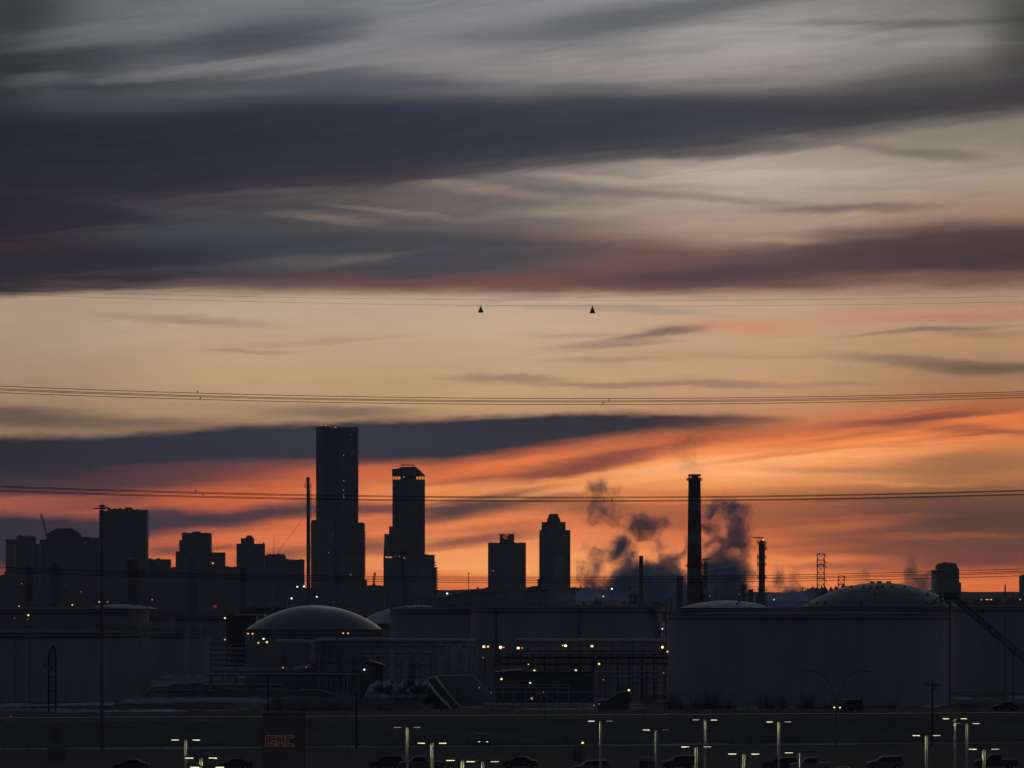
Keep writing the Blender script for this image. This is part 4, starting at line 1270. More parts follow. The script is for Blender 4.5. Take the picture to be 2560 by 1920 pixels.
# flare stack with guy wires, left of the tallest tower
y = 3000.0
t = start("flare_stack", "thin tall flare stack with caged tip and guy wires beside the tallest tower", "flare stack", 770, y)
cylpx(MB(), 765.4, 775.6, 1212, y, None, 14, 766.2, 774.4).build("riser", STEEL, t)
m = MB()
cylpx(m, 766.8, 773.8, 1197, y, 1212, 10)
m.lathe(wx(770.2, y), y, [(4.6 / F * y, wz(1199, y)), (5 / F * y, wz(1195, y)), (3.6 / F * y, wz(1193, y)), (3 / F * y, wz(1196, y))], 12)
m.build("tip", STEEL, t)
m = MB()
platform(m, 770.2, 8.5, 1220, y, 1.8)
for a in range(6):
    an = a * 1.047
    r = 5.6 / F * y
    m.tube((wx(770.2, y) + r * math.cos(an), y + r * math.sin(an), wz(1213, y)), (wx(770.2, y) + r * math.cos(an), y + r * math.sin(an), wz(1197, y)), .09, 4)
for p in (1198, 1204, 1210): m.ring(wx(770.2, y), y, 5.6 / F * y, wz(p, y), .09, 12)
m.build("cage", STEEL, t)
m = MB()
m.tube((wx(766, y), y, wz(1286, y)), (wx(688, y), y, wz(1388, y)), .055, 4)
m.tube((wx(688, y), y, wz(1388, y)), (wx(640, y), y, 0), .055, 4)
m.tube((wx(774, y), y, wz(1286, y)), (wx(852, y), y, wz(1440, y)), .055, 4)
m.tube((wx(770, y), y, wz(1286, y)), (wx(770, y), y + 60, 0), .055, 4)
m.build("guy_wires", CONDUCT, t)
ladder(MB(), 776.6, 1222, 1500, y).build("ladder", STEEL, t)

# darker process columns in front of the left skyline
for lab, a, b, tp, yy, pf in (("lattice-cased dark column low at the far left, before the two-step block", 65, 79, 1414, 2300, (1430, 1462, 1490)),
                              ("dark column below the domed block, with braced top", 128, 147, 1405, 2350, (1418, 1450, 1485)),
                              ("broad dark column before the foot of the broad office slab", 318, 345, 1398, 2380, (1408, 1432, 1462, 1490)),
                              ("slim dark column below the brick-shaped block", 471, 480, 1396, 2320, (1440,)),
                              ("lower dark column touching the slim one below the brick-shaped block", 482, 491.5, 1456, 2330, (1485,)),
                              ("dark column below the gap between penthouse block and squat tower", 601, 611, 1418, 2340, (1450, 1490))):
    t = start("process_column", lab, "column", (a + b) / 2, yy, "dark columns before the left skyline")
    cylpx(MB(), a, b, tp, yy, None, 14).build("shaft", STEEL, t)
    c = (a + b) / 2
    MB().lathe(wx(c, yy), yy, [((b - a) / 2 / F * yy * .98, wz(tp, yy)), ((b - a) / 2.8 / F * yy, wz(tp - 3, yy)), (.1, wz(tp - 4.5, yy))], 14).build("head", STEEL, t)
    m = MB()
    for p in pf: platform(m, c, (b - a) / 2 + 3.5, p, yy)
    m.build("walkways", STEEL, t)
    m = MB()
    m.tube((wx(b + 2, yy), yy, 0), (wx(b + 2, yy), yy, wz(tp + 6, yy)), .18, 5)
    m.tube((wx(b + 2, yy), yy, wz(tp + 6, yy)), (wx(c, yy), yy, wz(tp - 4, yy)), .18, 5)
    m.build("overhead_pipe", STEEL, t)

# transmission pylons behind the right dome
def pylon(label, px, hw, top, y, arms):
    t = start("pylon", label, "pylon", px, y)
    s = hw / F * y
    m = MB()
    lattice(m, wx(px, y) - s, wx(px, y) + s, y - s, y + s, 0, wz(top, y), 15, .16)
    m.build("lattice_shaft", STEEL, t)
    for py, a, b in arms:
        MB().tube((wx(px + a, y), y, wz(py, y)), (wx(px + b, y), y, wz(py, y)), .2, 4).build("crossarm", STEEL, t)
    for py, a, b in arms:
        MB().path([(wx(px + u, y), y, wz(py + v, y)) for u, v in ((b, 0), (b + 3, 6), (b + 6, 9))], .13, 4).build("insulator", CONDUCT, t)
pylon("taller lattice pylon behind the left shoulder of the right dome", 2052, 8.6, 1384, 2900, [(1384.5, -9, 9), (1411, -10, 9), (1446, -11, 10), (1480, -11, 8), (1400, -9, 9)])
pylon("shorter lattice pylon just right of the taller one, behind the dome", 2103, 7.4, 1439.5, 3400, [(1440, -8.4, 8.4), (1460, -9, 8)])

# ---------------------------------------------------------------- storage tanks
def tank(name, label, pc, rp, y, top, roof=None, apex=None, rail=17.0, m=TANKW, roofm=None, hatches=0, girder=True, seed=0):
    t = start(name, label, "storage tank", pc, y)
    cx, r, zt = wx(pc, y), rp / F * y, wz(top, y)
    MB().lathe(cx, y, [(r, 0.0), (r, zt * .33), (r, zt * .66), (r, zt - .02)], 96).build("shell", m, t)
    if girder:
        mb = MB()
        mb.lathe(cx, y, [(r + .01, zt - .9), (r + .5, zt - .85), (r + .5, zt - .7), (r + .01, zt - .68)], 96)
        mb.lathe(cx, y, [(r + .01, zt - .12), (r + .28, zt - .1), (r + .28, zt + .04), (r - .1, zt + .05)], 96)
        mb.build("wind_girder", STEEL, t)
    za = zt + .7 if apex is None else wz(apex, y)
    h = za - zt
    prof = []
    R = (r * r + h * h) / (2 * h)
    for i in range(13):
        a = r * math.cos(math.pi / 2 * i / 12) * .985
        prof.append((max(a, .02), zt - .01 + (math.sqrt(max(R * R - a * a, 0)) - (R - h))))
    rf = MB().lathe(cx, y, prof, 72).build("roof", roofm or DARKROOF, t)
    if hatches:
        rnd = random.Random(seed)
        hb = MB()
        for i in range(hatches):
            fr = [0.12, .45, .72, .93][i % 4]
            an = rnd.uniform(3.4, 6.0) if i % 2 else rnd.uniform(0, 6.28)
            xx, yy = cx + r * fr * math.cos(an), y + r * fr * math.sin(an)
            a = r * fr
            zz = zt + (math.sqrt(max(R * R - a * a, 0)) - (R - h))
            hb.cyl(xx, yy, .3, zz - .2, zz + .26, 8)
            hb.cyl(xx, yy, .45, zz + .26, zz + .38, 8)
        sub("hatches", hb, STEEL, rf)
    if rail:
        rb = MB()
        hr = 1.25
        n = 72
        for k in (.5, 1.0): rb.ring(cx, y, r - .12, zt + hr * k, .045, n)
        for i in range(n):
            a = 2 * math.pi * i / n
            rb.tube((cx + (r - .12) * math.cos(a), y + (r - .12) * math.sin(a), zt), (cx + (r - .12) * math.cos(a), y + (r - .12) * math.sin(a), zt + hr), .045, 4)
        rb.build("railing", STEEL, t)
    return t, cx, r, zt
def wind_stair(t, cx, cy, r, zt, a0, a1, m=STEEL):
    """Spiral stair hugging the shell, angles in degrees (-90 faces the viewer)."""
    mb = MB()
    n = 46
    for i in range(n):
        a = math.radians(a0 + (a1 - a0) * i / n)
        z = zt * (1 - i / n)
        mb.tube((cx + r * math.cos(a), cy + r * math.sin(a), z), (cx + (r + 1) * math.cos(a), cy + (r + 1) * math.sin(a), z), .09, 4)
    for dr, dz in ((1.0, 0.0), (1.0, 1.05)):
        mb.path([(cx + (r + dr) * math.cos(math.radians(a0 + (a1 - a0) * i / n)), cy + (r + dr) * math.sin(math.radians(a0 + (a1 - a0) * i / n)), zt * (1 - i / n) + dz) for i in range(n)], .11, 4)
    mb.build("stair", m, t)

tank("storage_tank", "giant pale tank filling the right third, plain curved wall with railed rim", 2022.5, 352.5, 1330, 1535, m=TANKW)
t, cx, r, zt = tank("storage_tank", "pale tank left of the giant one, diagonal stair near its right side", 1417, 240, 1455, 1519)
wind_stair(t, cx, 1455, r, zt, -32, -8)
m = MB()
for px in (1240, 1449): m.tube((wx(px, 1455 - r) , 1455 - r * math.sqrt(max(0, 1 - ((wx(px, 1455) - cx) / r) ** 2)) - .25, 0), (wx(px, 1455 - r), 1455 - r * math.sqrt(max(0, 1 - ((wx(px, 1455) - cx) / r) ** 2)) - .25, zt), .3, 6)
m.build("downpipes", STEEL, t)
tank("storage_tank", "middle pale tank hiding the foot of the second tower, snow-dusted roof behind its rim", 1092, 117, 1505, 1524, m=TANKW)
tank("domed_tank", "tank with bluish snowy dome peeking behind the middle pale tank", 1040, 150, 1700, 1560, apex=1512.5, rail=0, m=TANKG, roofm=SNOWROOF, hatches=9, seed=3)
t, cx, r, zt = tank("domed_tank", "tank with the smooth silver dome left of centre", 785, 172, 1420, 1575, apex=1513, rail=0, m=TANKG, roofm=DOMEM, girder=True)
t, cx, r, zt = tank("domed_tank", "big grey-domed tank dotted with vents, right skyline", 2201, 196, 1700, 1517, apex=1456, rail=0, m=TANKG, roofm=mat("weathered_dome", (0.10, 0.106, 0.118), 0.35, 0.0, 0.15, .3), hatches=26, seed=9)
m = MB()
m.box(wx(2194, 1700), wx(2203, 1700), 1698.6, 1701.4, wz(1457, 1700), wz(1452.5, 1700))
m.cyl(wx(2198.5, 1700), 1700, .9, wz(1462, 1700), wz(1456.4, 1700), 10)
m.build("vent_cap", STEEL, t)
m = MB()
m.path([(wx(p, 1695), 1695, wz(q, 1695)) for p, q in ((2000, 1513), (2000, 1506), (2004, 1505), (2020, 1505.5), (2024, 1510))], .16, 5)
m.build("vapour_pipe", STEEL, t)
tank("domed_tank", "low snow-whitened dome left of the big vented dome, above the giant tank's rim", 1816, 118, 1620, 1520, apex=1501, rail=0, m=TANKG, roofm=SNOWROOF, hatches=4, seed=5)
tank("storage_tank", "pale tank at the right edge behind the sloping gantry", 2642, 266, 1500, 1517, m=TANKW)
# left-hand group
tank("storage_tank", "large pale tank at the lower left edge, front of its group", 58, 293, 1372, 1581)
tank("storage_tank", "pale tank mostly hidden behind the lower left tank, its right edge showing", 200, 176, 1420, 1577)
tank("storage_tank", "dark flat-topped tank farther back at the left edge", 110, 262, 1610, 1523, m=TANKG)
tank("domed_tank", "distant tank with thin snow-lit dome, left of centre behind the mast", 300, 96, 1760, 1522, apex=1511, rail=0, m=TANKG, roofm=SNOWROOF, hatches=3, seed=2)
tank("storage_tank", "smaller pale tank beside the lower left tank, with capped pipes on its rim", 384, 86, 1545, 1584)
tank("storage_tank", "smaller pale tank tucked behind its neighbour's right side", 446, 80, 1590, 1584)
tank("storage_tank", "grey tank between the small pale tanks and the silver dome", 500, 72, 1720, 1540, m=TANKG)
tank("storage_tank", "grey tank above the small pale tanks, with railed rim", 352, 82, 1690, 1541, m=TANKG)
# capped riser pipes on the rims
for lab, px, a, b, yy in (("tall pale riser pipe on the right edge of the lower left tank", 350, 1558, 1757, 1372), ("second pale riser pipe just right of the lower left tank's edge", 375, 1557, 1748, 1425),
                          ("pale riser pipe at the right edge of the smaller pale tank", 470, 1564, 1727, 1545), ("hooked pale riser pipe beside the smaller tank's right edge", 501, 1562, 1720, 1560)):
    t = start("riser_pipe", lab, "pipe", px, yy - 6, "riser pipes on the left tanks")
    yy -= 6
    m = MB().tube((wx(px, yy), yy, 0), (wx(px, yy), yy, wz(a, yy)), .22, 8); m.build("pipe", PIPEW, t)
    m = MB(); m.box(wx(px - 5, yy), wx(px + 7, yy), yy - .6, yy + .6, wz(a + 14, yy), wz(a + 12, yy)); m.cyl(wx(px, yy), yy, .4, wz(a + 3, yy), wz(a, yy), 8)
    m.build("valve_head", PIPEW, t)

# ---------------------------------------------------------------- pipe racks and process gear
def pipe_rack(label, px0, px1, y, levels, top, bot=None, step=24, pr=.35, posts=True, name="pipe_rack", brace=False, pm=PIPEW, fm=RACKM, group=None):
    t = start(name, label, "pipe rack", (px0 + px1) / 2, y, group)
    x0, x1 = wx(px0, y), wx(px1, y)
    z0 = 0.0 if bot is None else wz(bot, y)
    m = MB()
    n = max(1, int((px1 - px0) / step))
    for i in range(n + 1):
        x = x0 + (x1 - x0) * i / n
        for yy in (y - 1.5, y + 1.5):
            m.box(x - .13, x + .13, yy - .13, yy + .13, z0, wz(top, y))
        for lv, _ in levels: m.box(x - .1, x + .1, y - 1.36, y + 1.36, wz(lv, y) - .55 - pr, wz(lv, y) - .3 - pr)
        if brace and i < n:
            xa = x0 + (x1 - x0) * (i + 1) / n
            lo, hi = wz(levels[-1][0], y), wz(top, y)
            m.tube((x, y - 1.66, lo if i % 2 else hi), (xa, y - 1.66, hi if i % 2 else lo), .09, 4)
    for z in (wz(top, y),):
        for yy in (y - 1.5, y + 1.5): m.box(x0, x1, yy - .12, yy + .12, z + .01, z + .24)
    m.build("frame", fm, t)
    for lv, k in levels:
        for j in range(k):
            rr = pr * (1.0 if j == 0 else .55)
            yy = y - 1.0 + j * (2.2 / max(1, k - 1) if k > 1 else 0)
            MB().tube((x0 - .4, yy, wz(lv, y) + (.0 if j == 0 else -.15)), (x1 + .4, yy, wz(lv, y) + (.0 if j == 0 else -.15)), rr, 8).build("pipe", pm, t)
    return t
pipe_rack("long low rack of pale pipes right of the small left tanks", 526, 930, 1405, [(1674, 2)], 1668, step=58, pr=.52)
pipe_rack("rack of thin pipes above the long low rack, left of the pipe bend", 528, 770, 1425, [(1634, 2), (1647, 2), (1660, 2)], 1628, step=56, pr=.3)
pipe_rack("upper walkway rack under the silver dome's wall", 530, 700, 1440, [(1622, 2)], 1612, step=40, pr=.28)
pipe_rack("lower pipe rack half sunk in the snow, left of the shack", 526, 890, 1370, [(1686, 3)], 1683, step=30, pr=.24)
pipe_rack("lowest sleeper rack in front of the left dikes", 510, 700, 1320, [(1712, 2)], 1706, step=34, pr=.22)
t = pipe_rack("tall rack carrying the wide pipe below the pale tanks, centre", 800, 1185, 1402, [(1601, 2), (1612, 2)], 1606, step=44, pr=.5)
pipe_rack("cross rack of thin pipes between the shack and the vessels", 905, 1085, 1390, [(1630, 3), (1641, 2)], 1624, step=30, pr=.22)
t = start("pipe_loop", "big pale pipe rising in a bend left of centre, under the silver dome", "pipe", 783, 1400)
y = 1400
MB().path([(wx(a, y), y - 2, wz(b, y)) for a, b in ((690, 1604), (740, 1604.5), (772, 1605), (779, 1608), (781.5, 1613), (781.5, 1655), (779, 1663), (772, 1669), (740, 1671))], .62, 10).build("pipe", PIPEW, t)
MB().path([(wx(a, y), y - 2.8, wz(b, y)) for a, b in ((781.6, 1612), (786, 1604), (800, 1600), (960, 1598.5))], .5, 10).build("pipe", PIPEW, t)
m = MB()
for px in (710, 745, 812, 850, 900): m.box(wx(px, y) - .15, wx(px, y) + .15, y - 2.3, y - 1.7, 0, wz(1606.5, y))
m.build("supports", STEEL, t)
# manifold of vertical pipes
rnd = random.Random(5)
t = start("pipe_manifold", "dense manifold of upright thin pipes between the pipe bend and the shack", "pipework", 850, 1385)
y = 1385
m = MB()
for i in range(15):
    px = 796 + i * 7.4 + rnd.uniform(-2, 2)
    tp = rnd.uniform(1612, 1640)
    m.tube((wx(px, y), y + rnd.uniform(-2, 2), 0), (wx(px, y), y + rnd.uniform(-2, 2), wz(tp, y)), rnd.choice((.08, .12, .2)), 5)
m.build("risers", PIPEW, t)
m = MB()
for py in (1622, 1636, 1655, 1672): m.tube((wx(792, y), y - 2.3, wz(py, y)), (wx(912, y), y - 2.3, wz(py, y)), .12, 5)
m.build("headers", STEEL, t)
t = start("process_frame", "open steel process frame right of the shack, before the pale vessels", "steel frame", 1030, 1375)
y = 1375
m = MB()
for a, b in ((990, 1034), (1034, 1078)): lattice(m, wx(a, y), wx(b, y), y - 3, y + 3, 0, wz(1634, y), 4, .13)
m.build("frame", STEEL, t)
m = MB()
for px, tp in ((996, 1640), (1012, 1646), (1040, 1638), (1058, 1650), (1070, 1641)): m.cyl(wx(px, y), y, rnd.uniform(.35, .8), 1, wz(tp, y), 10)
m.build("vessels", PIPEW, t)

# row of slender pale vessels
for k, (px, tp, hw, lab) in enumerate(((1104, 1640, 7, "lowest pale vessel at the left end of the vessel row"), (1119, 1617, 6.5, "pale upright vessel second from the left in the vessel row"), (1134, 1613, 7, "pale upright vessel third from the left in the vessel row"),
                                       (1149, 1618, 7, "pale upright vessel in the row with a dark valve gap above it"), (1163, 1620, 6, "short pale vessel left of the tallest in the row"), (1174, 1602, 6, "tallest pale vessel at the right end of the row"))):
    y = 1352 + (k % 2) * 3
    t = start("pressure_vessel", lab, "vessel", px, y, "row of pale vessels")
    r = hw / F * y
    MB().lathe(wx(px, y), y, [(r, 0), (r, wz(tp + 5, y)), (r * .8, wz(tp + 2, y)), (r * .4, wz(tp, y)), (.02, wz(tp - .3, y))], 18).build("shell", TANKW, t)
    MB().cyl(wx(px, y), y, .14, wz(tp + .5, y), wz(tp - 4, y), 6).build("nozzle", GALV, t)
# sloping roofed chute below the vessels
y = 1300
t = start("covered_conveyor", "pale sheet-clad chute sloping to the right below the vessel row", "conveyor", 1160, y)
MB().prism(pp([(1086, 1690), (1180, 1688), (1232, 1738), (1232, 1768), (1150, 1768), (1128, 1742)], y), y, y + 9).build("cladding", TANKG, t)
m = MB()
for i in range(6):
    a = 1146 + i * 13
    m.prism(pp([(a, 1738), (a + 4, 1738), (a + 30, 1764), (a + 25, 1764)], y - .2), y - .22, y - .02)
m.build("ribs", GALV, t)
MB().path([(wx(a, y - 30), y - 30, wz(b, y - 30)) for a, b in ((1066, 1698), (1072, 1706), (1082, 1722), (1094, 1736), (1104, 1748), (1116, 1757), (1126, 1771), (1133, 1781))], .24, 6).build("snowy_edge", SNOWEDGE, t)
MB().prism(pp([(1069, 1698), (1086, 1692), (1126, 1742), (1150, 1770), (1152, 1790), (1137, 1790)], y - 29), y - 29.6, y - .3).build("shadow_wedge", BLACK, t)  # black wedge stands in for the shadow beside the chute

# truss bridge of pipes with lamps, right of centre
pipe_rack("long trussed pipe bridge in front of the stair tank, hung with lamps", 1296, 1660, 1410, [(1601, 2), (1624, 2)], 1606, step=26, pr=.5, brace=True)
pipe_rack("brownish pipe rack with dark red beam below the trussed bridge", 1240, 1665, 1400, [(1644, 1), (1660, 3)], 1638, step=30, pr=.3, pm=RUST, fm=RUST)
pipe_rack("tangle of thin pipes on low frames right of the flat shed", 1500, 1664, 1385, [(1680, 3), (1692, 3), (1704, 2)], 1664, step=22, pr=.2)
pipe_rack("low trussed pipe crossing in front of the flat shed", 1214, 1560, 1225, [(1764, 2), (1772, 2)], 1732, step=66, pr=.55, brace=True, fm=GALV)
pipe_rack("thin handrail fence before the flat shed", 1205, 1422, 1290, [(1719, 1)], 1714, step=26, pr=.08)
t = start("stack", "small capped dark stack rising from the lean-to roof below the lamps", "stack", 1249, 1330)
cylpx(MB(), 1241, 1255, 1637, 1330, None, 12).build("shaft", STEEL, t)
MB().cyl(wx(1248, 1330), 1330, 9 / F * 1330, wz(1637, 1330) + .01, wz(1634, 1330), 12).build("cap", STEEL, t)
y = 1310
t = start("shed", "lean-to shed with sloping snowy roof edge, below the bright lamps", "shed", 1270, y)
MB().prism(pp([(1239, 1764), (1239, 1681), (1300, 1676), (1300, 1764)], y), y, y + 10).build("wall", DARKCONC, t)
MB().prism(pp([(1237, 1680.8), (1237, 1679), (1302, 1673.6), (1302, 1675.6)], y - .5), y - .5, y + 10.5).build("roof", SNOWROOF, t)
y = 1305
t = start("shed", "long flat dark shed right of the lean-to, with pale door canopy", "shed", 1390, y)
m = MB(); bx(m, 1300.5, 1484, 1681, y, 14); m.build("wall", DARKROOF, t)
m = MB(); bx(m, 1300.2, 1485, 1679.4, y - .3, 14.6, 1680.9); m.build("roof", DARKROOF, t)
m = MB(); bx(m, 1300, 1341, 1701.2, y - 1.6, 1.5, 1702.6); m.build("door_canopy", GALV, t)
m = MB(); bx(m, 1300, 1348, 1706, y - .1, .08, 1762); m.build("door", BLACK, t)
m = MB(); bx(m, 1468, 1476, 1686, y - .4, .38, 1688.5); m.build("wall_unit", GALV, t)
y = 1325
t = start("shack", "little gabled dark shack with white lamp under its eave, below the silver dome", "shack", 930, y)
MB().prism(pp([(901, 1782), (901, 1662), (957, 1662), (957, 1782)], y), y, y + 5).build("wall", BLACK, t)
m = MB()
m.prism(pp([(896, 1661.5), (922, 1650), (924, 1652), (898, 1663.5)], y - .6), y - .6, y + 5.6)
m.prism(pp([(922.2, 1650), (962, 1662.5), (960, 1664.5), (922.2, 1652.6)], y - .6), y - .6, y + 5.6)
m.build("roof", GALV, t)
MB().prism(pp([(901, 1661.8), (922, 1652.8), (957, 1661.8)], y), y, y + 5).build("gable", BLACK, t)
lit_m = MB().ball((wx(911, y), y - .7, wz(1674, y)), .16, 8); lit_m.build("lamp", BULB['c'], t)
m = MB()
for i in range(5): bx(m, 914 + i * 3.4, 915.2 + i * 3.4, 1682, y - .06, .05, 1702)
m.build("shutter_slats", GALV, t)

# sloping gantry at the right
y = 1262
t = start("sloping_gantry", "long trussed gantry sloping down to the right edge from a trestle head", "gantry", 2450, y)
m = MB()
P = lambda a, b: (wx(a, y), y, wz(b, y))
top = [(2390, 1492), (2600, 1668)]
bot = [(2386, 1502), (2598, 1686)]
for yy in (-1.1, 1.1):
    for a, b in (top, bot):
        p, q = P(*a), P(*b)
        m.tube((p[0], y + yy, p[2]), (q[0], y + yy, q[2]), .16, 5)
    n = 16
    for i in range(n):
        f0, f1 = i / n, (i + 1) / n
        a = (top[0][0] + (top[1][0] - top[0][0]) * f0, top[0][1] + (top[1][1] - top[0][1]) * f0)
        b = (bot[0][0] + (bot[1][0] - bot[0][0]) * f1, bot[0][1] + (bot[1][1] - bot[0][1]) * f1)
        p, q = P(*a), P(*b)
        m.tube((p[0], y + yy, p[2]), (q[0], y + yy, q[2]), .09, 4)
m.build("truss", STEEL, t)
m = MB()
lattice(m, wx(2352, y), wx(2393, y), y - 2, y + 2, wz(1502, y), wz(1482, y), 2, .16)
m.box(wx(2352, y), wx(2394, y), y - 2.1, y + 2.1, wz(1505, y), wz(1502.2, y))
m.box(wx(2360, y), wx(2388, y), y - 1.2, y + 1.2, wz(1501, y), wz(1484, y))
for px in (2354, 2366, 2380, 2391): m.tube((wx(px, y), y - 2, wz(1482, y)), (wx(px, y), y - 2, wz(1474 + (px % 5), y)), .1, 4)
m.tube(P(2322, 1512), P(2352, 1490), .12, 4); m.tube(P(2322, 1512), P(2352, 1503), .12, 4); m.tube(P(2336, 1508), P(2340, 1498), .1, 4)
m.build("trestle_head", STEEL, t)
for px, py in ((2374, 1504), (2533, 1630)):
    MB().tube((wx(px, y), y, 0), P(px, py), .26, 6).build("leg", STEEL, t)

# row of slanted vent pipes on a distant shed roof
y = 1900
t = start("long_shed", "long dark shed behind the silver dome, roofed with slanted pale vents", "shed", 700, y)
m = MB(); bx(m, 600, 850, 1519, y, 14); m.build("wall", DARKROOF, t)
for i, px in enumerate((618, 629, 644, 673, 686, 701, 716, 731, 745, 759, 775, 803, 818, 832)):
    MB().tube((wx(px, y), y + 3, wz(1519, y)), (wx(px + 3, y), y + 3, wz(1505, y)), .14, 5).build("vent_pipe", PIPEW, t)
y = 1480
t = start("shed", "black sided shed left of the silver dome", "shed", 585, y)
m = MB(); bx(m, 588, 640, 1539, y, 12); m.build("wall", BLACK, t)
m = MB(); bx(m, 566, 587.8, 1536, y + 2, 9); m.build("annex", DARKCONC, t)
m = MB(); bx(m, 586, 660, 1536.4, y - .4, 13, 1538.8); m.build("roof", GALV, t)
# small boxes along the tank rims
rnd = random.Random(77)
for lab, px, py, yy in (("dark box on the middle pale tank's rim, left of two", 1122, 1510, 1495), ("dark box on the middle pale tank's rim, right of two", 1170, 1509, 1495),
                        ("dark box on the stair tank's rim below the arena", 1203, 1507, 1440), ("dark box on the stair tank's rim below the vaulted hall", 1349, 1505, 1440), ("dark box on the stair tank's rim left of the lamp", 1459, 1505, 1440),
                        ("dark box on the stair tank's rim near the slim stack", 1560, 1504, 1440), ("dark box on the stair tank's rim next to the stout stack", 1641, 1504, 1440)):
    t = start("gauge_box", lab, "gauge box", px, yy, "boxes along the tank rims")
    m = MB(); bx(m, px - 4, px + 4, py, yy, .8, py + 6); m.build("housing", STEEL, t)
    m = MB()
    for d in (-3, 3): m.tube((wx(px + d, yy), yy + .4, 0), (wx(px + d, yy), yy + .4, wz(py + 6, yy)), .06, 4)
    m.build("legs", STEEL, t)
t = start("machinery_deck", "clump of dark machinery on the skyline left of the slim stack", "machinery", 1584, 2200)
y = 2200
m = MB(); lattice(m, wx(1572, y), wx(1595, y), y - 2, y + 2, 0, wz(1492, y), 6, .14)
platform(m, 1584, 13, 1492, y)
m.build("frame", STEEL, t)
m = MB()
for a, b, c in ((1575, 1581, 1483), (1583, 1589, 1478), (1590, 1593, 1486)): cylpx(m, a, b, c, y, 1510, 8)
for px, tp in ((1587, 1476), (1594.5, 1480)): m.tube((wx(px, y), y, wz(1500, y)), (wx(px, y), y, wz(tp, y)), .1, 4)
m.build("vessels", STEEL, t)
t = start("machinery_deck", "clump of dark machinery on the skyline by the warm lamp", "machinery", 1494, 2150)
y = 2150
m = MB(); lattice(m, wx(1484, y), wx(1502, y), y - 2, y + 2, 0, wz(1504, y), 6, .14); m.build("frame", STEEL, t)
m = MB()
for a, b, c in ((1483, 1488, 1502), (1489, 1496, 1498), (1497, 1503, 1501)): cylpx(m, a, b, c, y, 1515, 8)
m.tube((wx(1494, y), y, wz(1505, y)), (wx(1494, y), y, wz(1492, y)), .1, 4)
m.build("vessels", STEEL, t)
t = start("steel_portal", "thin square pipe frame on the skyline left of the stout stack", "frame", 1670, 2100)
y = 2100
m = MB()
for px, tp in ((1664, 1500), (1666, 1497), (1678, 1495)): m.tube((wx(px, y), y, 0), (wx(px, y), y, wz(tp, y)), .22, 5)
m.tube((wx(1665, y), y, wz(1497, y)), (wx(1678, y), y, wz(1496, y)), .12, 4)
m.build("frame", STEEL, t)

# dark valve stations on the snow bank
rnd = random.Random(12)
vm = MB()
vm.cyl(0, 0, .42, 0, 1.5, 10); vm.cyl(0, 0, .6, 1.5, 1.65, 10); vm.box(-1.1, 1.1, -.25, .25, .5, .9); vm.cyl(.8, 0, .3, .9, 1.9, 8); vm.cyl(-.8, 0, .22, .9, 1.4, 8)
wm = MB().ring(0, 0, .42, 2.0, .05, 12).tube((0, 0, 1.6), (0, 0, 2.05), .06, 5)
for i, (px, yy, zz) in enumerate(((945, 1300, 2.6), (968, 1296, 2.3), (985, 1310, 3.8), (1003, 1296, 2.2), (1022, 1304, 3.2), (1040, 1297, 2.4), (1058, 1300, 2.7), (958, 1278, .2), (992, 1280, .5), (1030, 1279, .3), (1066, 1280, .4))):
    v = thing("valve_station", "dark squat valve station on the snow bank left of the sloping chute", "valve", (wx(px, yy), yy, zz), "valve stations on the snow bank")
    k = rnd.uniform(.7, 1.25)
    v.scale = (k, k, k); v.rotation_euler = (0, 0, rnd.uniform(-.8, .8))
    if i == 0:
        b0 = vm.build("body", BLACK); b0.parent = v
        w0 = wm.build("handwheel", STEEL); w0.parent = v
    else:
        for q in (b0, w0):
            c = q.copy(); COL.objects.link(c); c.parent = v
# ================================================================ overhead wires
def wire(label, y, p0, p1, p2, r, group, dampers=(), cat="wire"):
    """Sagging conductor through three points (px, py); hangs between towers outside the view."""
    (a, b), (c, d), (e, f) = p0, p1, p2
    def py(x):
        return b * (x - c) * (x - e) / ((a - c) * (a - e)) + d * (x - a) * (x - e) / ((c - a) * (c - e)) + f * (x - a) * (x - c) / ((e - a) * (e - c))
    pts = [(wx(x, y), y, wz(py(x), y)) for x in range(-700, 3261, 60)]
    mid = pts[len(pts) // 2]
    t = thing("power_line", label, cat, mid, group)
    MB().path(pts, r, 5).build("conductor", CONDUCT, t)
    for px, up in dampers:
        z0 = wz(py(px), y)
        MB().tube((wx(px, y), y, z0), (wx(px, y), y, z0 + up * 7 / F * y), .05, 5).build("spacer", CONDUCT, t)
    return t, py
GW = "power lines across the sunset"
wire("uppermost hair-thin earth wire crossing the mauve cloud edge", 705, (0, 725), (1280, 750), (2560, 740.5), .010, GW)
_, marker_py = wire("second hair-thin wire, carrying the two cone markers", 700, (0, 735), (1280, 764), (2560, 754), .011, GW)
wire("top line of the middle bundle in the luminous gap", 700, (0, 965), (1280, 996), (2560, 979), .032, GW, [(494, 0.9)])
wire("second line of the middle bundle, close above its twin", 706, (0, 972), (1280, 1001.8), (2560, 984), .03, GW, [(1523, .9)])
wire("third line of the middle bundle, close below its twin", 712, (0, 975), (1280, 1004.6), (2560, 988), .03, GW, [(501, -.9)])
wire("lowest line of the middle bundle in the luminous gap", 718, (0, 981.5), (1280, 1011), (2560, 993.5), .032, GW, [(1508, .9)])
wire("top line of the lower bundle crossing both tallest towers", 700, (0, 1215), (1280, 1242.4), (2560, 1225.5), .034, GW, [(489, 1)])
wire("twin just under the top line of the lower bundle", 705, (0, 1217.8), (1280, 1244.9), (2560, 1227.4), .03, GW)
wire("upper twin of the lower pair crossing both tallest towers", 710, (0, 1225.5), (1280, 1251.3), (2560, 1235), .034, GW, [(508, 1)])
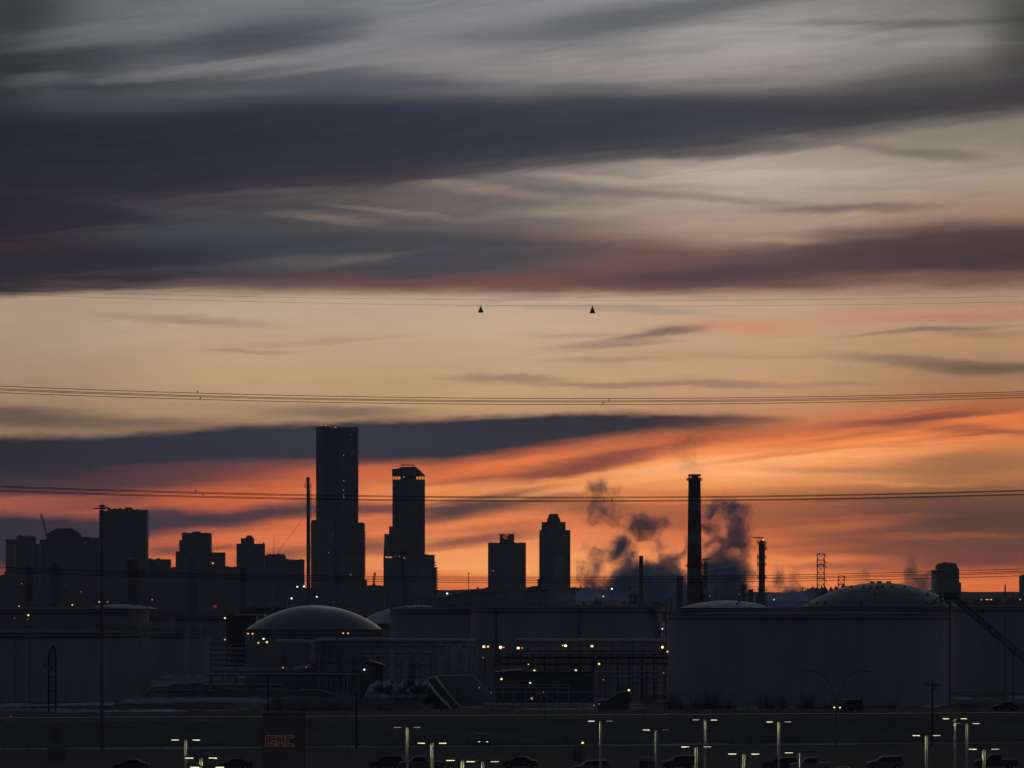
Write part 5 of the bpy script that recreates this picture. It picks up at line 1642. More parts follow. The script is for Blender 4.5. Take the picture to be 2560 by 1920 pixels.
wire("bottom line of the lower bundle crossing both tallest towers", 715, (0, 1228.5), (1280, 1253.6), (2560, 1237), .03, GW, [(1510, 1.3), (1530, 1.3)])
wire("highest of four low lines across the tower feet", 700, (0, 1418.5), (1280, 1443), (2560, 1422), .032, GW, [(1511, -1)])
wire("second of four low lines across the tower feet", 706, (0, 1422), (1280, 1447.6), (2560, 1428), .028, GW)
wire("third of four low lines across the tower feet", 712, (0, 1427), (1280, 1451.4), (2560, 1431.5), .03, GW, [(1528, -1)])
wire("lowest of four low lines across the tower feet", 718, (0, 1430.5), (1280, 1456.6), (2560, 1439.5), .032, GW)
_, far_py = wire("faint farther line with small cones, just over the tank rims", 1550, (1000, 1504), (1574, 1466.5), (2007, 1470), .04, GW)
def cone(label, px, y, py0, h, w):
    t = thing("marker_cone", label, "marker", (wx(px, y), y, wz(py0 + h, y)), "warning cones on the wires")
    r = w / 2 / F * y
    MB().lathe(wx(px, y), y, [(.01, wz(py0 + h, y)), (r, wz(py0 + h, y)), (r * .96, wz(py0 + h - 1.5, y)), (r * .12, wz(py0 + 1, y)), (.01, wz(py0, y))], 16).build("cone", BLACK, t)
    MB().tube((wx(px, y), y, wz(py0 + 1, y)), (wx(px, y), y, wz(py0 - 2.2, y)), .03, 5).build("clamp", CONDUCT, t)
cone("left of the two large dark cone markers hanging in the bright sky", 1202, 700, 764.5, 17, 14)
cone("right of the two large dark cone markers hanging in the bright sky", 1481, 700, 765, 18, 14.5)
cone("tiny cone marker low beside the slim stack", 1574, 1550, 1464.5, 8, 6)
cone("tiny cone marker low left of the taller pylon", 2007, 1550, 1466, 7.5, 6)

# ================================================================ masts and poles
y = 905.0
t = start("floodlight_mast", "tall floodlight mast at left with ring of heads above the broad slab", "mast", 255, y)
MB().tube((wx(255, y), y, 0), (wx(255, y), y, wz(1264, y)), .30, 10, .16).build("pole", STEEL, t)
m = MB()
m.box(wx(248.5, y), wx(262, y), y - .5, y + .5, wz(1267, y), wz(1262.2, y))
m.tube((wx(255, y), y, wz(1262, y)), (wx(255, y), y, wz(1248, y)), .03, 4)
m.tube((wx(236, y), y, wz(1270.5, y)), (wx(275, y), y, wz(1270, y)), .07, 5)
m.ring(wx(255, y), y, .55, wz(1271, y), .09, 12)
for px in (250, 260): m.tube((wx(px, y), y, wz(1275, y)), (wx(px, y), y, wz(1266, y)), .05, 4)
m.build("head_frame", STEEL, t)
for px, py in ((237, 1271), (243, 1270.5), (252, 1272), (258, 1272), (266, 1268), (273, 1271)):
    m = MB(); m.box(wx(px - 3, y), wx(px + 3, y), y - .25, y + .25, wz(py + 1.6, y), wz(py - 1.4, y)); m.build("floodlight", BLACK, t)

def util_pole(label, px, top, y, arm=True, r=.16, group=None, base=0.0):
    t = start("utility_pole", label, "pole", px, y, group)
    MB().tube((wx(px, y), y, base), (wx(px, y), y, wz(top, y)), r, 8, r * .75).build("pole", WOOD, t)
    if arm:
        z = wz(top + 8, y)
        MB().box(wx(px, y) - 1.15, wx(px, y) + 1.15, y - .26, y - .14, z - .07, z + .07).build("crossarm", WOOD, t)
        for d in (-1.05, -.45, .5, 1.05):
            MB().cyl(wx(px, y) + d, y - .2, .05, z + .07, z + .28, 6).build("insulator", STEEL, t)
    return t
t = util_pole("wooden pole with crossarm and small transformer before the giant tank", 2331, 1704, 945)
MB().cyl(wx(2331, 945) + .42, 944.7, .24, wz(1724, 945), wz(1714, 945), 10).build("transformer", STEEL, t)
util_pole("slim bare pole rising in front of the left snow strips", 670, 1684, 940, False, .13)
util_pole("slim dark pole below the shack, passing the guard rail", 891, 1729, 925, False, .15)
util_pole("short stub pole behind the guard rail, right of the dark slim pole", 951, 1760, 1045, False, .09)
t = start("steel_mast", "slender steel mast near the right edge, tip against the horizon", "mast", 2513, 1200)
MB().tube((wx(2513, 1200), 1200, 0), (wx(2513, 1200), 1200, wz(1462, 1200)), .34, 8, .13).build("pole", STEEL, t)
MB().tube((wx(2513, 1200), 1200, wz(1462, 1200)), (wx(2513, 1200), 1200, wz(1458, 1200)), .06, 5).build("tip", STEEL, t)
y = 1060.0
t = start("transformer_pole", "two-legged timber pole with transformer in front of the lower left tank", "pole", 131, y)
m = MB()
for px, tp in ((122, 1640), (139.5, 1640)): m.tube((wx(px, y), y, 0), (wx(px, y), y, wz(tp, y)), .13, 7)
m.tube((wx(122, y), y, wz(1640, y)), (wx(130, y), y, wz(1618, y)), .11, 6); m.tube((wx(139.5, y), y, wz(1640, y)), (wx(134, y), y, wz(1618, y)), .11, 6)
for p in (1693, 1728): m.tube((wx(122, y), y, wz(p, y)), (wx(139.5, y), y, wz(p, y)), .1, 5)
m.build("frame", WOOD, t)
m = MB(); m.cyl(wx(126, y), y - .4, .42, wz(1676, y), wz(1662, y), 12); m.cyl(wx(113, y), y - .4, .3, wz(1668, y), wz(1657, y), 10); m.box(wx(108, y), wx(138, y), y - .3, y - .15, wz(1664.5, y), wz(1662.6, y)); m.build("transformer", STEEL, t)
MB().box(wx(129, y), wx(137, y), y - .4, y + .4, wz(1621, y), wz(1614, y)).build("cap_box", WOOD, t)

y = 938.0
t = start("street_light", "unlit twin-arm street light, two curving arms before the giant tank", "street light", 2090, y)
m = MB().tube((wx(2090, y), y, 0), (wx(2090, y), y, wz(1758, y)), .15, 8, .12); m.build("pole", STEEL, t)
for s, (ex, ey) in ((-1, (2010, 1677)), (1, (2168, 1679))):
    d = abs(ex - 2090)
    pts = [(wx(2090 + s * d * a, y), y, wz(1758 - (1758 - ey) * b, y)) for a, b in ((0, -.02), (.07, .25), (.16, .5), (.3, .75), (.48, .92), (.68, .995), (1.0, 1.0))]
    a_ = MB().path(pts, .085, 6).build("arm", STEEL, t)
    hb = MB().box(wx(ex - 7, y), wx(ex + 7, y), y - .2, y + .2, wz(ey + 1.4, y), wz(ey - 2, y)).build("lamp_head", STEEL, t)
    if s > 0: MB().box(wx(2159, y), wx(2164, y), y - .15, y + .15, wz(1681.6, y), wz(1680.45, y)).build("lens", DIMW, t)

# ================================================================ parking lot lamps
rnd_l = random.Random(4)
def lot_lamp(label, px, py, bl=(50, .1), br=(50, .1), hw=24, pole_r=.13):
    y = 12.5 * F / (py - HZ)
    t = start("parking_lot_lamp", label, "lamp post", px, y, "lit lamp posts over the dealer lot")
    x, z = wx(px, y), 9.0
    MB().tube((x, y, 0.0), (x, y, z - .03), pole_r * 1.15, 10, pole_r).build("pole", LAMPPOLE, t)
    MB().cyl(x, y, .32, 0.0, .7, 12).build("plinth", CONC, t)
    a = max(1.05, hw / F * y)
    MB().box(x - a + .5, x + a - .5, y - .05, y + .05, z - .02, z + .08).build("crossarm", BLACK, t)
    for s, (e, drop) in ((-1, bl), (1, br)):
        h = MB()
        x0, x1 = x + s * (a - .52), x + s * (a + .30)
        h.box(x0, x1, y - .22, y + .22, z + .0, z + .14)
        for i in range(6): h.box(x0 + s * (.08 + i * .12), x0 + s * (.11 + i * .12), y - .2, y + .2, z + .141, z + .19)
        f = h.build("fixture", BLACK, t)
        if e > 0:
            lm = MB()
            for i in range(4):
                q = x + s * (a - .42 + i * .165)
                lm.box(q, q + s * .125, y - .17, y + .17, z - .01 - drop * (.55 + .45 * rnd_l.random()), z - .012)
            sub("lens", lm, lens_mat(e), f)
    return t
D = .07
lot_lamp("lit lot lamp left of the tall sign, full pole showing", 464, 1849, (46, D), (46, D), 24)
lot_lamp("lit lot lamp low and just right of the leftmost pole", 502.5, 1894, (46, D), (46, D), 26)
lot_lamp("lit lamp cut by the bottom edge beneath two others, left part", 518, 1917, (46, D), (46, D), 26)
lot_lamp("lot lamp with dark heads but bright pole, right of the tall sign", 1018, 1818, (42, .012), (42, .012), 27)
lot_lamp("lit lot lamp with both heads shining, right of the dark-headed one", 1080, 1857, (46, D), (46, D), 24)
lot_lamp("left of two close lit lamps at the bottom centre", 1156, 1900, (46, D), (40, .02), 24)
lot_lamp("right of two close lit lamps at the bottom centre", 1207, 1903, (50, D), (24, .06), 28)
lot_lamp("tall lit lamp left of centre-right with pale roof at its foot", 1501, 1802, (60, D), (6, .04), 24)
lot_lamp("lit lamp standing above the small gabled roof", 1640, 1824, (50, D), (6, .012), 24)
lot_lamp("lit lamp whose pole rises behind a nearer lower lamp", 1762.5, 1799, (24, .06), (40, .07), 24)
lot_lamp("nearer lower lamp overlapping the pole of the one behind", 1740.5, 1866, (46, D), (18, .05), 25)
lot_lamp("lit lamp low between the overlapping pair and the straight tall one", 1859.5, 1884, (46, D), (40, D), 26)
lot_lamp("straight tall lamp with bright left head, right half", 1947, 1804, (54, D), (18, .05), 24)
lot_lamp("lamp with faint pole and only its left head bright", 2001, 1881, (34, D), (0, 0), 27, .1)
lot_lamp("lit lamp left of the close tall pair at right", 2316, 1838, (50, D), (30, .06), 25)
lot_lamp("left lamp of the close tall pair near the right edge", 2387, 1796, (46, .07), (46, .07), 13)
lot_lamp("right lamp of the close tall pair near the right edge", 2417, 1808, (20, .012), (34, .07), 25)
lot_lamp("lowest lit lamp near the right corner", 2460, 1872, (40, .07), (20, .05), 22)

# ================================================================ yard lamps
def yard_lamp(label, px, py, kind, r=2.0, y=1390.0, pole=True, group="small lamps across the refinery"):
    t = start("yard_lamp", label, "lamp", px, y, group)
    x, z = wx(px, y), wz(py, y)
    rr = r / F * y
    MB().ball((x, y - .3, z), rr, 8, .85).build("bulb", BULB[kind], t)
    m = MB()
    m.lathe(x, y - .3, [(rr * .5, z + rr * .86), (rr * 1.1, z + rr * .9), (rr * .4, z + rr * 1.5), (.01, z + rr * 1.55)], 8)
    m.build("hood", BLACK, t)
    m = MB()
    m.tube((x + .25, y + .3, 0), (x + .25, y + .3, z + rr * 1.2), .07, 5)
    m.tube((x + .25, y + .3, z + rr * 1.2), (x, y - .3, z + rr * 1.2), .05, 4)
    m.build("post", STEEL, t)
    return t
YL = [
 ("dim orange lamp high among the far left columns", 54, 1459, 'd', 1.6, 2250), ("tiny red lamp below the broad slab, left skyline foot", 202.5, 1479, 'r', 1.5, 2250),
 ("orange lamp just left of the floodlight mast, over the snowy dome", 248, 1505, 'o', 2.0, 1850), ("fainter orange lamp just right of the floodlight mast", 269, 1505, 'd', 2.2, 1850),
 ("bright warm lamp standing alone left of the mast above the dark rim", 181, 1512, 'w', 2.0, 1850), ("warm lamp near the far left rim of the dark tank", 48, 1516, 'w', 1.7, 1840),
 ("small warm lamp on the dark tank rim, between two brighter ones", 94, 1521, 'o', 1.5, 1600), ("bright slanting lamp under the far left rim", 71, 1538, 'w', 2.2, 1340),
 ("dim lamp right under the bright slanting one, far left", 70, 1548, 'd', 1.5, 1341), ("faintest lamp at the far left below the rim", 36, 1545, 'd', 1.3, 1342),
 ("pale greenish lamp below the brick-shaped block", 380.6, 1499, 'p', 1.6, 2250), ("faint grey lamp above the pale greenish one", 380, 1484, 'R', 1.2, 2260),
 ("large dull red signal lamp left of the silver dome", 537.5, 1516, 'R', 4.0, 1800), ("bright warm lamp left of the black shed", 562.5, 1545, 'w', 2.2, 1450),
 ("orange lamp straight below the black shed's bright lamp", 562.5, 1599, 'o', 2.0, 1445),
 ("left white lamp beside the flare stack", 743.5, 1467, 'c', 1.9, 2700), ("right white lamp touching the flare stack's left side", 760, 1466, 'c', 2.1, 2700),
 ("pale lamp on the flare stack's left side, higher than the pair", 765, 1459, 'p', 1.6, 2700), ("brightest white lamp left below the flare stack pair", 729, 1496, 'c', 2.2, 2000),
 ("white lamp right of the flare stack over the dome crown", 792, 1492, 'c', 1.7, 2000), ("dim white lamp touching the dome's left upper edge", 717.5, 1519, 'p', 1.5, 1950),
 ("left orange lamp of the pair under the dome's left end", 620, 1584, 'o', 2.3, 1398), ("right orange lamp of the pair under the dome's left end", 631.5, 1584.5, 'o', 2.4, 1398),
 ("bluish white lamp between dome wall and flat orange lamps", 659, 1597, 'c', 2.2, 1396), ("left orange lamp of the pair under the dome's right end", 858, 1583, 'o', 2.2, 1398),
 ("right orange lamp of the pair under the dome's right end", 870, 1583, 'o', 2.2, 1398), ("left flat-headed orange lamp lighting its own post", 646, 1607, 'o', 2.4, 1388),
 ("right flat-headed lamp lighting its own post, brighter", 667.5, 1605.5, 'w', 2.6, 1388), ("small yellowish lamp above the long low rack", 707.6, 1669, 'o', 1.6, 1396),
 ("small orange lamp at the foot of the pipe bend", 766, 1667.7, 'd', 1.8, 1392),
 ("white lamp on the horizon right of the second tower", 1118, 1483.8, 'c', 2.2, 2600), ("bright lamp first from left above the lean-to shed", 1209.5, 1616.6, 'W', 3.0, 1396),
 ("smaller lamp right beside the first bright one above the lean-to", 1220, 1616.6, 'w', 2.5, 1396), ("brightest lamp over the capped dark stack", 1251.4, 1618.3, 'W', 3.4, 1396),
 ("tiny lamp hugging the right of the brightest one", 1259.3, 1618.2, 'o', 1.6, 1396), ("bright lamp right of the capped dark stack", 1295.5, 1620, 'W', 3.0, 1396),
 ("tiny lamp right beside the bright one by the truss's left end", 1305.3, 1620, 'o', 1.7, 1396), ("dull orange lamp below the first bright lamps", 1208, 1644, 'd', 2.0, 1394),
 ("dull orange lamp on the brown rack, left half", 1321, 1661, 'o', 1.9, 1392), ("slanting warm lamp above the flat shed roof, left one", 1336, 1676, 'w', 2.2, 1390),
 ("faint lamp just right of the slanting one over the flat shed", 1342, 1678, 'd', 1.8, 1390), ("warm lamp on the lean-to shed's front wall", 1253.6, 1697.6, 'w', 2.7, 1306),
 ("white lamp on the flat shed under its door canopy", 1325.5, 1707, 'c', 1.8, 1302), ("warm white lamp behind the low trussed crossing", 1329, 1746, 'w', 2.6, 1240),
 ("small lamp left of the twinkling bright one on the trussed bridge", 1406.6, 1613.7, 'o', 2.0, 1404), ("twinkling bright lamp on the trussed bridge, left half", 1414, 1614.4, 'W', 3.0, 1404),
 ("bright lamp mid-way along the trussed bridge", 1480, 1615.4, 'w', 3.2, 1404), ("bright lamp at the trussed bridge's right end", 1656.6, 1618, 'W', 3.2, 1404),
 ("small lamp on the giant tank's left edge, below the bridge end", 1668.6, 1629, 'w', 2.0, 1290), ("lone warm lamp right of centre beneath the trussed bridge", 1497.5, 1659.7, 'w', 2.6, 1380),
 ("slanting warm lamp above the flat shed roof, right one", 1439.6, 1675.6, 'w', 2.5, 1390), ("dim orange lamp low by the giant tank's left edge", 1658.5, 1682.6, 'd', 2.0, 1290),
 ("dim orange lamp right of the flat shed", 1508.6, 1698.8, 'd', 1.9, 1300), ("orange lamp atop the dark trailer near the bushes", 1572, 1725.4, 'w', 2.8, 1155),
 ("dim orange lamp near the trailer's left foot", 1497.6, 1760, 'd', 1.8, 1150), ("grey-white glint left of the trailer, made as a bulb", 1485, 1763.5, 'p', 1.6, 1150),  # the glint beside the trailer is put in as a glowing bulb
 ("lamp on the skyline left of the slim stack, on its own post", 1508, 1491, 'o', 2.0, 2100), ("orange lamp on its own post right of the davit column", 1935, 1499, 'o', 2.0, 2000),
 ("white starry lamp in the steam left of the slim stack", 1529.6, 1472, 'c', 1.9, 2450),
 ("leftmost white lamp on the horizon before the right woods", 2453, 1499, 'p', 1.9, 1900), ("orange lamp on the horizon before the right woods", 2466.6, 1499, 'o', 1.9, 1900),
 ("faint lamp between the orange and yellow ones, right horizon", 2471.5, 1499, 'p', 1.4, 1900), ("yellowish lamp on the horizon left of the steel mast", 2478, 1499, 'o', 1.9, 1900),
 ("last white lamp on the horizon near the right edge", 2550.5, 1498.6, 'p', 1.9, 1900),
 ("grey light on the stair tank beside its stair, upper", 1656, 1572, 'c', 1.5, 1398),
 ("dim white lamp above the middle of the dark slope", 1343, 1842, 'p', 1.7, 985), ("white lamp on the dark slope right of centre", 1414, 1829.5, 'c', 2.3, 995),
 ("dim orange car light on the road at the left edge", 28, 1791.6, 'd', 2.0, 985),  # a car's light, built as a small post lamp without the car
 ("dim glint on the low crossing's left post", 1227.5, 1731, 'p', 1.0, 1222), ("dim glint on the low crossing's middle post", 1358.6, 1730, 'p', 1.0, 1222),  # glints on the posts, put in as small glowing bulbs
 ("dim glint at the chute's right shoulder", 1198, 1719, 'p', 1.3, 1296),  # a glint on the chute, put in as a glowing bulb
]
for lab, px, py, k, r, yy in YL: yard_lamp(lab, px, py, k, r, float(yy))
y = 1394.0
t = start("painted_reflection", "pale reflection on the tank stair, painted as a thin white sheet", "painted reflection", 1650, y)
MB().prism(pp([(1646, 1571), (1651, 1570), (1655, 1580), (1651, 1583)], y), y, y + .1).build("sheet", CARWHITE, t)  # white sheet stands in for a reflection on the stair

# ================================================================ dealer pylon sign
y = 640.0
t = start("pylon_sign", "tall dark box sign with bronze outlined GMC lettering", "sign", 708, y)
m = MB().box(wx(655, y), wx(756, y), y, y + 1.1, 0, wz(1783, y)); m.build("box", SIGNF, t)
m = MB().box(wx(756.2, y), wx(766, y), y + .05, y + 1.3, 0, wz(1783, y)); m.build("side_cladding", SIGNS, t)
m = MB().box(wx(654, y), wx(767, y), y - .06, y + 1.4, wz(1782.8, y), wz(1780.6, y)); m.build("cap", STEEL, t)
LO = glow("sign_letter_outline", (1.0, .70, .48), .040)
LF = glow("sign_letter_fill", (1.0, .36, .30), .013)
def letter(ch, px0, px1, top, bot, w, yy, mater, name, d=0.0):
    """Block letter from bars; d shrinks each bar to leave the outline visible."""
    x0, x1, z0, z1 = wx(px0, yy), wx(px1, yy), wz(bot, yy), wz(top, yy)
    W_ = x1 - x0; s = w / F * yy; e = d / F * yy
    mb = MB()
    k = [0]
    def bar(a, b, c, g):
        k[0] += 1
        mb.box(a + e, b - e, yy - .02 - .003 * k[0], yy, c + e, g - e)
    if ch == 'G':
        bar(x0, x1, z1 - s, z1); bar(x0, x0 + s, z0, z1); bar(x0, x1, z0, z0 + s)
        bar(x1 - s, x1, z0, z0 + (z1 - z0) * .56); bar(x0 + W_ * .52, x1, z0 + (z1 - z0) * .56 - s, z0 + (z1 - z0) * .56)
    elif ch == 'C':
        bar(x0, x1, z1 - s, z1); bar(x0, x0 + s, z0, z1); bar(x0, x1, z0, z0 + s)
    else:
        bar(x0, x0 + s, z0, z1); bar(x1 - s, x1, z0, z1)
        mx = (x0 + x1) / 2
        mb.prism([(x0 + s * .2 + e, z1 - e), (x0 + s * 1.15 - e, z1 - e), (mx + s * .45 - e * .5, z0 + (z1 - z0) * .30 + e), (mx - s * .45 + e * .5, z0 + (z1 - z0) * .30 + e)], yy - .036, yy)
        mb.prism([(x1 - s * 1.15 + e, z1 - e), (x1 - s * .2 - e, z1 - e), (mx + s * .45 - e * .5, z0 + (z1 - z0) * .30 + e), (mx - s * .45 + e * .5, z0 + (z1 - z0) * .30 + e)], yy - .04, yy)
    return mb.build(name, mater, t)
for ch, a, b in (('G', 663.5, 689), ('M', 690.5, 712.5), ('C', 714, 735.5)):
    letter(ch, a, b, 1838, 1866, 7.4, y - .05, LO, "letter")
    letter(ch, a, b, 1838, 1866, 7.4, y - .12, LF, "letter_face", 1.3)
MB().box(wx(662, y), wx(737, y), y - .049, y - .01, wz(1853.2, y), wz(1851, y)).build("letter_rail", SIGNF, t)

# ================================================================ vehicles
def vehicle(name, label, x, y, z, heading, L, Wd, prof, glass, paint, lights=(), tail=(), group=None, wheel=.34):
    """prof: side outline (along, up) of the painted body; glass: side window outline; heading in degrees, 0 = nose to the left."""
    t = thing(name, label, "van" if "van" in name else "car", (x, y, z), group)
    t.rotation_euler = (0, 0, math.radians(heading))
    def local(mb, nm, m, par=t):
        me = mb.build(nm, m)
        me.parent = par
        return me
    h = Wd / 2
    mb = MB().prism(prof, -h, h)
    o = local(mb, "body", paint)
    bv = o.modifiers.new("soft_edges", 'BEVEL'); bv.width = .08; bv.segments = 2; bv.limit_method = 'ANGLE'
    local(MB().prism(glass, -h - .01, h + .01), "windows", GLASS)
    ax, az = glass[0]; bx_, bz_ = glass[1]
    wr = MB(); dx = -.03
    wr.add([(ax + dx - .05, -h * .82, az), (ax + dx - .05, h * .82, az), (bx_ + dx, h * .74, bz_), (bx_ + dx, -h * .74, bz_)], [(0, 1, 2, 3)])
    for sx in (-L * .30, L * .30):
        for sy in (-h + .02, h - .02):
            w_ = local(MB().tube((sx, sy - .11, wheel), (sx, sy + .11, wheel), wheel, 16), "wheel", RUBBER)
            hub = MB().tube((sx, sy - .125, wheel), (sx, sy + .125, wheel), wheel * .55, 12).build("rim", GALV); hub.parent = w_
    for sy in (-h + .28, h - .28):
        local(MB().box(-L / 2 - .012, -L / 2 + .1, sy - .16, sy + .16, .58, .74), "headlight", lights[0] if lights else GALV)
        local(MB().box(L / 2 - .1, L / 2 + .012, sy - .14, sy + .14, .66, .86), "tail_light", tail[0] if tail else CHIMRED)
    return t
SEDAN = [(-2.25, .25), (-2.25, .62), (-2.05, .78), (-1.05, .92), (-.45, 1.38), (.75, 1.42), (1.55, 1.02), (2.15, .95), (2.28, .7), (2.28, .25)]
SEDANW = [(-.95, .93), (-.42, 1.32), (.72, 1.36), (1.35, 1.0)]
SUV = [(-2.3, .28), (-2.32, .8), (-2.15, .98), (-1.2, 1.1), (-.6, 1.66), (1.9, 1.72), (2.25, 1.15), (2.3, .7), (2.3, .28)]
SUVW = [(-1.05, 1.12), (-.55, 1.58), (1.8, 1.62), (1.98, 1.14)]
PICK = [(-2.75, .35), (-2.78, .95), (-2.55, 1.1), (-1.4, 1.18), (-.85, 1.8), (.55, 1.84), (.72, 1.2), (2.7, 1.2), (2.75, .5), (2.75, .35)]
PICKW = [(-1.25, 1.2), (-.8, 1.72), (.45, 1.75), (.52, 1.2)]
VAN = [(-2.35, .3), (-2.38, .85), (-2.1, 1.05), (-1.3, 1.85), (-.9, 1.98), (2.2, 1.98), (2.38, 1.6), (2.4, .3)]
VANW = [(-1.75, 1.12), (-1.22, 1.72), (1.9, 1.76), (1.95, 1.14)]
HEADW = glow("headlight_white", (.95, .98, 1.0), 7.0)
HEADO = glow("headlight_warm", (1.0, .6, .25), 2.2)
TAILR = glow("tail_light_red", (1.0, .1, .05), .10)
vy = 1030.0
vehicle("van", "dark rounded van on the road behind the twin-arm street light", wx(2121, vy), vy, ROADZ + .06, 38, 4.8, 1.95, VAN, VANW, CARDARK, (HEADO,))
vy = 1040.0
vehicle("parked_car", "dark saloon on the road near the right edge", wx(2512, vy), vy, ROADZ + .06, 12, 4.5, 1.8, SEDAN, SEDANW, CARDARK, (), (TAILR,))
vy = 945.0
vehicle("parked_car", "car facing us with two white headlights on, below the guard rail", wx(1208, vy), vy, .03, 90, 4.6, 1.25 + .5, SUV, SUVW, CARDARK, (HEADW,))
CARS = [("white pickup seen by its roof at the bottom, right of the faint pole", 2030, 800, 8, PICK, PICKW, CARWHITE, 5.5),
        ("grey car roof at the bottom beside the white pickup", 2102, 770, -6, SEDAN, SEDANW, CARGREY, 4.5),
        ("pale long-roofed car at the bottom left of the far right lamps", 2214, 812, 4, SUV, SUVW, CARGREY, 4.6),
        ("dark car roof low between the straight tall lamp and the bottom edge", 1955, 806, -10, SUV, SUVW, CARDARK, 4.6),
        ("grey car low at the foot of the tall lamp with the pale roof", 1478, 790, 5, SUV, SUVW, CARGREY, 4.6),
        ("silver pickup with long roof line left of the two close lamps", 1052, 806, 3, PICK, PICKW, CARGREY, 5.5),
        ("dark car in front of the silver pickup's tail", 968, 812, -4, SUV, SUVW, CARDARK, 4.6),
        ("dark saloon at the bottom edge left of the tall sign", 585, 812, 10, SEDAN, SEDANW, CARDARK, 4.5),
        ("dark saloon at the bottom left, before the snow patch", 330, 806, -8, SEDAN, SEDANW, CARDARK, 4.5),
        ("dark pickup low at the far right corner", 2490, 815, 6, PICK, PICKW, CARDARK, 5.5),
        ("dark high car low left of the overlapping lamps", 1700, 815, 12, SUV, SUVW, CARDARK, 4.6),
        ("dark saloon low right of the two close lamps", 1300, 820, -5, SEDAN, SEDANW, CARDARK, 4.5)]
for lab, px, yy, hd, pr, gl_, pt, L in CARS:
    vehicle("parked_car", lab, wx(px, float(yy)), float(yy), .02, hd, L, 1.85, pr, gl_, pt, group="cars parked on the dealer lot")

# ================================================================ small structures at the lot
y = 790.0
t = start("kiosk", "small gabled pale roof showing low beside a lit lamp", "kiosk", 1618, y)
MB().prism(pp([(1597, 1935), (1597, 1903), (1642, 1903), (1642, 1935)], y), y, y + 2.2).build("wall", DARKCONC, t)
m = MB()
m.prism(pp([(1590, 1903), (1616, 1893), (1618, 1895), (1592, 1904.8)], y - .2), y - .2, y + 2.4)
m.prism(pp([(1618.2, 1893), (1648, 1901.5), (1646, 1903.4), (1618.2, 1895.2)], y - .2), y - .2, y + 2.4)
m.build("roof", CONC, t)
y = 800.0
t = start("kiosk", "tiny canopy roof at the foot of the tall lamp with bright left head", "kiosk", 1502, y)
m = MB()
m.prism(pp([(1486, 1906.5), (1500, 1898), (1502, 1899.5), (1488, 1908)], y), y, y + 1.6)
m.prism(pp([(1500.4, 1894), (1518, 1898), (1517, 1900), (1500.4, 1896)], y), y, y + 1.6)
m.build("roof", CONC, t)
m = MB()
for px in (1491, 1513): m.box(wx(px, y) - .05, wx(px, y) + .05, y + .3, y + .4, 0, wz(1900, y))
m.build("posts", STEEL, t)
y = 850.0
t = start("vertical_tank", "pale round-topped tank on the lot under an orange lamp", "tank", 1444, y)
r = 13 / F * y
MB().lathe(wx(1444, y), y, [(r, 0), (r, wz(1874, y)), (r * .85, wz(1866, y)), (r * .5, wz(1862, y)), (.02, wz(1860.5, y))], 20).build("shell", DARKCONC, t)
MB().cyl(wx(1437, y), y - r, .12, 0, wz(1880, y), 6).build("pipe", STEEL, t)
yard_lamp("orange lamp over the pale round-topped tank on the lot", 1456.5, 1857, 'w', 2.8, 846.0)
y = 860.0
t = start("utility_cabinet", "bluish grey sign board above a squat cabinet, lower left", "cabinet", 140, y)
MB().box(wx(130, y), wx(149, y), y, y + .2, wz(1851, y), wz(1820, y)).build("board", SIGNS, t)
m = MB()
for px in (134, 145): m.box(wx(px, y) - .05, wx(px, y) + .05, y + .05, y + .15, 0, wz(1851, y))
m.build("posts", STEEL, t)
MB().box(wx(121, y), wx(162, y), y - .6, y + .8, 0, wz(1866, y)).build("cabinet", DARKCONC, t)
y = 1150.0
t = start("trailer", "dark hump-backed trailer between bushes and the flat shed", "trailer", 1540, y)
MB().prism(pp([(1494, 1800), (1494, 1752), (1526, 1748), (1538, 1738), (1550, 1731), (1572, 1728.5), (1573, 1800)], y), y, y + 4).build("body", BLACK, t)
MB().prism(pp([(1526, 1747.6), (1538, 1737.6), (1550, 1730.6), (1551, 1729.8), (1537, 1736.4), (1525, 1746.8)], y), y - .05, y + 4.05).build("edge_trim", STEEL, t)
m = MB()
for px in (1505, 1520, 1556): m.tube((wx(px, y), y - .1, wz(1797, y)), (wx(px, y), y + .2, wz(1797, y)), .5, 12)
m.build("wheels", RUBBER, t)
t = start("barrier_rail", "pale low rail lying at the lower left before the cabinet", "rail", 74, 895)
MB().tube((wx(20, 895), 895, .55), (wx(121, 893), 893, .62), .09, 6).build("rail", GALV, t)
m = MB()
for px in (24, 48, 72, 96, 118): m.box(wx(px, 894.5) - .05, wx(px, 894.5) + .05, 894.4, 894.5, 0, .55)
m.build("posts", STEEL, t)
t = start("fence", "faint mesh fence along the yard's front, left half", "fence", 500, 1150)
m = MB()
for px in range(-60, 1290, 31): m.tube((wx(px, 1150), 1150, 0), (wx(px, 1150), 1150, 2.3), .045, 4)
for z in (1.2, 2.25): m.tube((wx(-60, 1150), 1150, z), (wx(1290, 1150), 1150, z), .03, 4)
m.build("wires_and_posts", STEEL, t)

